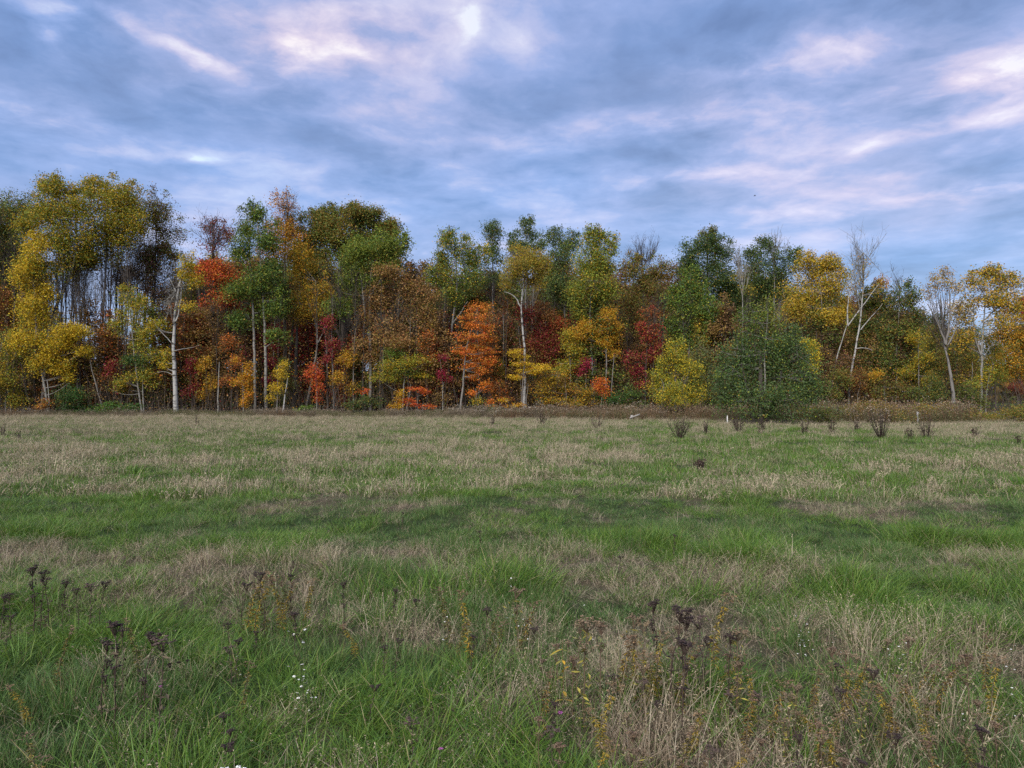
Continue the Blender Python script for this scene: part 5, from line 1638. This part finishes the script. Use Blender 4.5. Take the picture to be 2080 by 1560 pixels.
V_aster = [make_aster('x', 9), make_aster('x', 5, .06), make_aster('x', 15, .085)]
V_knap = [make_knap('x', (.36, .10, .30))]
V_dark = [make_knap('x', (.03, .02, .018), .022, 'weed', 'dead_thistle', 3)]
KINDS_ = {'td': V_tansy_dark, 'tt': V_tansy_tan, 'gr': V_gold, 'wa': V_aster, 'kn': V_knap, 'dk': V_dark}
COMMON = {'td': ('dark dead tansy stalk among the meadow grass', 'dark tansy stalks in the near meadow'), 'tt': ('tan dead tansy stalk with a flat head among the meadow grass', 'tan tansy stalks in the near meadow'),
          'gr': ('withering goldenrod with yellow brown leaves among the meadow grass', 'goldenrods in the near meadow'), 'wa': ('small white aster among the meadow grass', 'small white asters in the meadow'),
          'kn': ('', ''), 'dk': ('dead thistle with dark round heads among the meadow grass', 'dead thistles in the near meadow')}
placed = {id(v): False for vs in KINDS_.values() for v in vs}


def weed(kind, x, top, by, lab=None, var=None):
    X, Y = ground_at(x, by)
    h = max((by - top) / F * Y, .06)
    vs = KINDS_[kind]
    v = vs[var if var is not None else rng.integers(0, len(vs))]
    loc = (X, Y, float(terrain(X, Y)))
    lb, gp = (lab, None) if lab else COMMON[kind]
    sh = h - loc[2]
    sxy = min(max(sh * 1.75, .55), 1.15) * rng.uniform(.9, 1.1)
    sca = (sxy, sxy, sh)
    if not placed[id(v)]:
        placed[id(v)] = True
        v.location, v.scale = loc, sca
        v.rotation_euler = (0, 0, rng.uniform(0, 6))
        v['label'] = lb
        if gp:
            v['group'] = gp
        return v
    c_ = copy_thing(v, loc, rng.uniform(0, 6.28), sca, lb)
    if 'group' in c_:
        del c_['group']
    if gp:
        c_['group'] = gp
    return c_


WE = [
    ('td', 325, 1292, 1520, 'tall dark tansy with the broadest flat seed head, left foreground', 2), ('td', 232, 1262, 1490, 'tall dark tansy with tiered heads left of the broad headed one', 1),
    ('td', 293, 1283, 1470, 'dark tansy stalk between the tiered and the broad headed tansies', 0), ('td', 212, 1300, 1480, None, 1), ('td', 250, 1277, 1420, None, 0),
    ('dk', 385, 1338, 1450, 'dead thistle with three dark round heads right of the broad headed tansy', 0), ('td', 285, 1375, 1490, None, 0),
    ('td', 66, 1148, 1290, 'dark many headed tansy, tallest of the left edge cluster', 1), ('td', 84, 1160, 1290, None, 0), ('td', 98, 1170, 1285, None, 0), ('td', 130, 1178, 1290, None, 1), ('td', 160, 1193, 1300, None, 0),
    ('td', 182, 1183, 1300, None, 2), ('td', 202, 1180, 1290, None, 0), ('td', 22, 1204, 1310, None, 0), ('td', 6, 1208, 1320, None, 1), ('td', 12, 1250, 1350, None, 0),
    ('td', 538, 1160, 1300, 'dark headed tansy rising from the yellow goldenrod patch', 0), ('td', 590, 1165, 1280, None, 1), ('td', 490, 1183, 1290, None, 0),
    ('gr', 508, 1158, 1280, 'yellow goldenrod at the left of the goldenrod patch', 0), ('gr', 522, 1175, 1290, None, 0), ('gr', 565, 1158, 1280, 'yellow goldenrod right of the dark headed tansy', 0), ('gr', 578, 1185, 1285, None, 0), ('gr', 600, 1175, 1275, None, 1), ('gr', 622, 1168, 1270, None, 0), ('gr', 548, 1180, 1285, None, 1),
    ('td', 470, 1263, 1380, None, 0), ('td', 468, 1312, 1420, None, 2), ('td', 598, 1243, 1350, None, 1), ('td', 480, 1300, 1400, None, 0),
    ('td', 455, 1455, 1540, 'short dark seed head near the bottom, above the white yarrow', 0), ('td', 450, 1515, 1640, None, 0), ('td', 470, 1480, 1590, None, 1),
    ('wa', 618, 1275, 1470, 'white aster with many blooms, brightest flower cluster of the left foreground', 2), ('wa', 612, 1345, 1480, 'white aster leaning beside the brightest aster cluster', 0), ('wa', 628, 1300, 1465, 'upper white aster of the left foreground pair', 1), ('wa', 490, 1325, 1400, None, 1), 
    ('td', 780, 1308, 1400, 'single dark tansy head left of the green tussock', 0), ('td', 752, 1393, 1490, 'single dark tansy head below the green tussock', 0), ('td', 838, 1215, 1310, None, 0), ('td', 698, 1180, 1290, None, 1), ('td', 802, 1195, 1280, None, 1),
    ('gr', 718, 1262, 1340, 'small yellow goldenrod standing alone left of centre', 0), ('gr', 914, 1195, 1330, None, 1), ('gr', 956, 1203, 1350, 'orange and yellow goldenrod just left of centre', 0), ('tt', 1050, 1195, 1340, 'tan flat topped tansy at centre beside white blooms', 1), ('gr', 1060, 1215, 1330, None, 2),
    ('wa', 1030, 1178, 1300, 'white aster at centre beside the tan flat topped tansy', 1), ('wa', 1062, 1245, 1340, None, 0), ('wa', 897, 1254, 1330, None, 1), ('wa', 1190, 1218, 1300, None, 1), ('wa', 1200, 1240, 1310, None, 1), 
    ('gr', 985, 1240, 1340, None, 1), ('td', 985, 1230, 1350, None, 0), ('gr', 1010, 1250, 1350, None, 1), ('td', 1080, 1275, 1370, None, 0), ('gr', 930, 1255, 1340, None, 1), ('td', 960, 1290, 1380, None, 1),
    ('tt', 1185, 1252, 1480, 'tall tan tansy with a wide clustered head, right of centre', 1), ('tt', 1172, 1262, 1450, None, 0), ('tt', 1222, 1265, 1450, None, 2), ('tt', 1130, 1308, 1420, None, 2), ('tt', 1150, 1300, 1420, None, 0),
    ('tt', 1290, 1250, 1440, None, 1), ('tt', 1310, 1258, 1440, None, 0), ('td', 1330, 1218, 1420, 'dark tall tansy right of the tall tan one', 1), ('td', 1364, 1228, 1470, 'dark flat headed tansy on the tallest straight stalk', 0), ('gr', 1285, 1285, 1430, None, 0), ('gr', 1340, 1290, 1440, None, 0), ('gr', 1318, 1310, 1450, None, 0), ('gr', 1262, 1275, 1430, None, 2), ('gr', 1300, 1330, 1460, None, 1),
    ('td', 1392, 1250, 1470, None, 1), ('td', 1425, 1250, 1450, None, 2), ('td', 1390, 1300, 1540, 'dark thick weed stalk right of centre reaching the bottom', 1), ('gr', 1388, 1310, 1470, 'yellow leaved goldenrod against the dark thick weed stalk', 0), ('gr', 1456, 1208, 1380, 'lone yellow goldenrod spike left of the flat topped brown tansy', 0), ('tt', 1495, 1276, 1480, 'flat topped brown tansy with a wide head, right foreground', 1), ('td', 1480, 1280, 1470, None, 0), ('td', 1430, 1290, 1440, None, 0), ('tt', 1505, 1345, 1470, None, 2), ('td', 1540, 1405, 1540, None, 2),
    ('tt', 1722, 1322, 1470, 'wide rusty headed tansy with yellow leaves, right foreground', 1), ('gr', 1735, 1335, 1460, 'yellow goldenrod under the wide rusty head', 0), ('gr', 1712, 1350, 1470, None, 0), ('tt', 1745, 1330, 1460, None, 0), ('tt', 1840, 1290, 1470, 'tall brown tansy with a compact head, far right foreground', 0), ('gr', 1868, 1335, 1480, None, 1), ('tt', 1965, 1328, 1520, 'rusty headed tansy nearest the right edge', 2), ('td', 1718, 1402, 1560, 'dark single headed tansy in front of the wide rusty head', 0),
    ('gr', 1800, 1378, 1530, 'red brown goldenrod with yellow leaves in the right foreground', 0), ('gr', 1820, 1390, 1530, None, 2), ('gr', 1778, 1400, 1540, None, 1), ('gr', 1652, 1362, 1490, None, 2), ('gr', 1620, 1400, 1520, None, 1), ('gr', 1880, 1400, 1530, None, 0), ('gr', 1690, 1430, 1560, None, 1),
    ('wa', 1636, 1255, 1330, 'white aster cluster in the grass above the wide rusty head', 2), ('wa', 1645, 1275, 1345, None, 1), ('wa', 1628, 1290, 1350, None, 0), ('wa', 1700, 1275, 1340, None, 1), ('wa', 1800, 1322, 1400, None, 1), ('wa', 1830, 1312, 1390, None, 2), ('wa', 1950, 1455, 1540, 'white aster low in the right foreground grass', 1), ('wa', 2052, 1308, 1390, None, 1), ('wa', 2045, 1400, 1490, None, 1), 
    ('kn', 1118, 1440, 1570, 'single purple pink clover-like bloom near the bottom centre', 0), ('kn', 888, 1508, 1610, 'faded pink bloom low in the grass left of bottom centre', 0), ('kn', 343, 1392, 1470, 'tiny pink bloom beside the broad headed tansy', 0),
    ('wa', 285, 942, 962, 'pale patch of tiny white asters out in the left meadow', 2), ('wa', 500, 928, 945, None, 1), ('wa', 1470, 920, 940, None, 1), ('wa', 1525, 962, 985, None, 1), ('wa', 1850, 955, 985, None, 2), ('wa', 1885, 965, 985, None, 1),
    ('td', 818, 1040, 1085, 'thin dark stalk alone in the middle of the meadow', 1), ('td', 1255, 1128, 1180, None, 0), ('td', 975, 1078, 1120, None, 1), ('td', 1370, 1085, 1160, 'thin brown stalk alone in the meadow right of centre', 1),
]
for a in WE:
    weed(*a)
for i in range(85):
    if rng.uniform() < .9:
        x, by = rng.uniform(1090, 2100), rng.uniform(1380, 1700)
    else:
        x, by = rng.uniform(-40, 1090), rng.uniform(1300, 1680)
    hpx = rng.uniform(70, 150) * (by - 808) / 650
    kd = rng.choice(['td', 'tt', 'gr'], p=[.26, .40, .34]) if x > 1000 else rng.choice(['td', 'gr', 'tt'], p=[.4, .3, .3])
    weed(str(kd), x, by - hpx, by)

# white yarrow head peeping in at the bottom edge
X, Y = ground_at(474, 1760)
t = thing('yarrow', 'white yarrow head cut by the bottom edge of the picture', 'flower', (X, Y, float(terrain(X, Y))))
G, GH = Geo(), Geo()
hh = CAM_H + ray(474, 1558)[1] * Y - float(terrain(X, Y))
st = stalk(G, hh - .05, .003, (.07, .09, .04), .01)
bt = []
for i in range(26):
    a, q = rng.uniform(0, 6.28), math.sqrt(rng.uniform(0, 1)) * .042
    e = np.array([st[-1][0] + math.cos(a) * q, st[-1][1] + math.sin(a) * q, hh - q * .12 + rng.normal(0, .002)])
    tubes(G, bezier(st[-1], (st[-1] + e) / 2, e, 3), np.full(3, .0012), 3, (.08, .09, .04))
    bt += [e + rng.normal(0, .004, 3) * np.array([1, 1, .3]) for _ in range(5)]
buttons(GH, np.array(bt), .0045, (.72, .70, .68))
obj('stem', G.mesh('stem'), M['weed'], t)
obj('flower_head', GH.mesh('flower_head'), M['weed'], t)

# milkweed-like plant with single long yellow leaves
X, Y = ground_at(1142, 1450)
z0 = float(terrain(X, Y))
t = thing('yellowing_weed', 'weed with long single yellow leaves, right of bottom centre', 'weed', (X, Y, z0))
G = Geo()
ph = (1450 - 1310) / F * Y
st = stalk(G, ph, .003, (.15, .11, .05), .03)
obj('stem', G.mesh('stem'), M['weed'], t)
for i in range(11):
    a = rng.uniform(0, 6.28)
    L = rng.uniform(.045, .075)
    d_ = np.array([math.cos(a), math.sin(a) * .6, rng.uniform(-.2, .3)])
    s_ = np.array([-math.sin(a), math.cos(a), 0]) * .008
    p = st[2 + i * 6 // 11]
    tt_ = [0, .35, .7, 1]
    V = []
    for q in tt_:
        c_ = p + d_ * L * q + np.array([0, 0, -.02 * q * q])
        wq = math.sin(min(max(q, .08), .96) * math.pi)
        V += [c_ - s_ * wq, c_ + s_ * wq]
    G = Geo().add(np.array(V), quads=[(0, 1, 3, 2), (2, 3, 5, 4), (4, 5, 7, 6)], tint=np.array([(.42, .25, .03), (.36, .27, .04), (.20, .18, .04)][i % 3]))
    obj('leaf', G.mesh('leaf'), M['weed'], t)

# one small bird over the wood
bp_ = W(1533, 398, 90)
t = thing('bird', 'tiny dark bird flying in the sky above the dark green poplars', 'bird', tuple(bp_))
G = Geo()
pts = np.array([[-.16, 0, 0], [-.10, 0, .012], [0, 0, .02], [.08, 0, .02], [.13, 0, .03], [.17, 0, .025]])
tubes(G, pts, np.array([.012, .022, .045, .04, .026, .006]), 8, (.03, .03, .03))
G.add(np.array([[-.05, 0, .03], [.05, 0, .03], [.02, .20, .10], [-.06, .34, .07], [-.07, .18, .08]]), tris=[(0, 1, 2), (0, 2, 4), (4, 2, 3)], tint=(.03, .03, .03))
G.add(np.array([[-.05, 0, .03], [.05, 0, .03], [.02, -.20, .10], [-.06, -.34, .07], [-.07, -.18, .08]]), tris=[(0, 2, 1), (0, 4, 2), (4, 3, 2)], tint=(.03, .03, .03))
obj('body', G.mesh('body'), M['weed'], t)
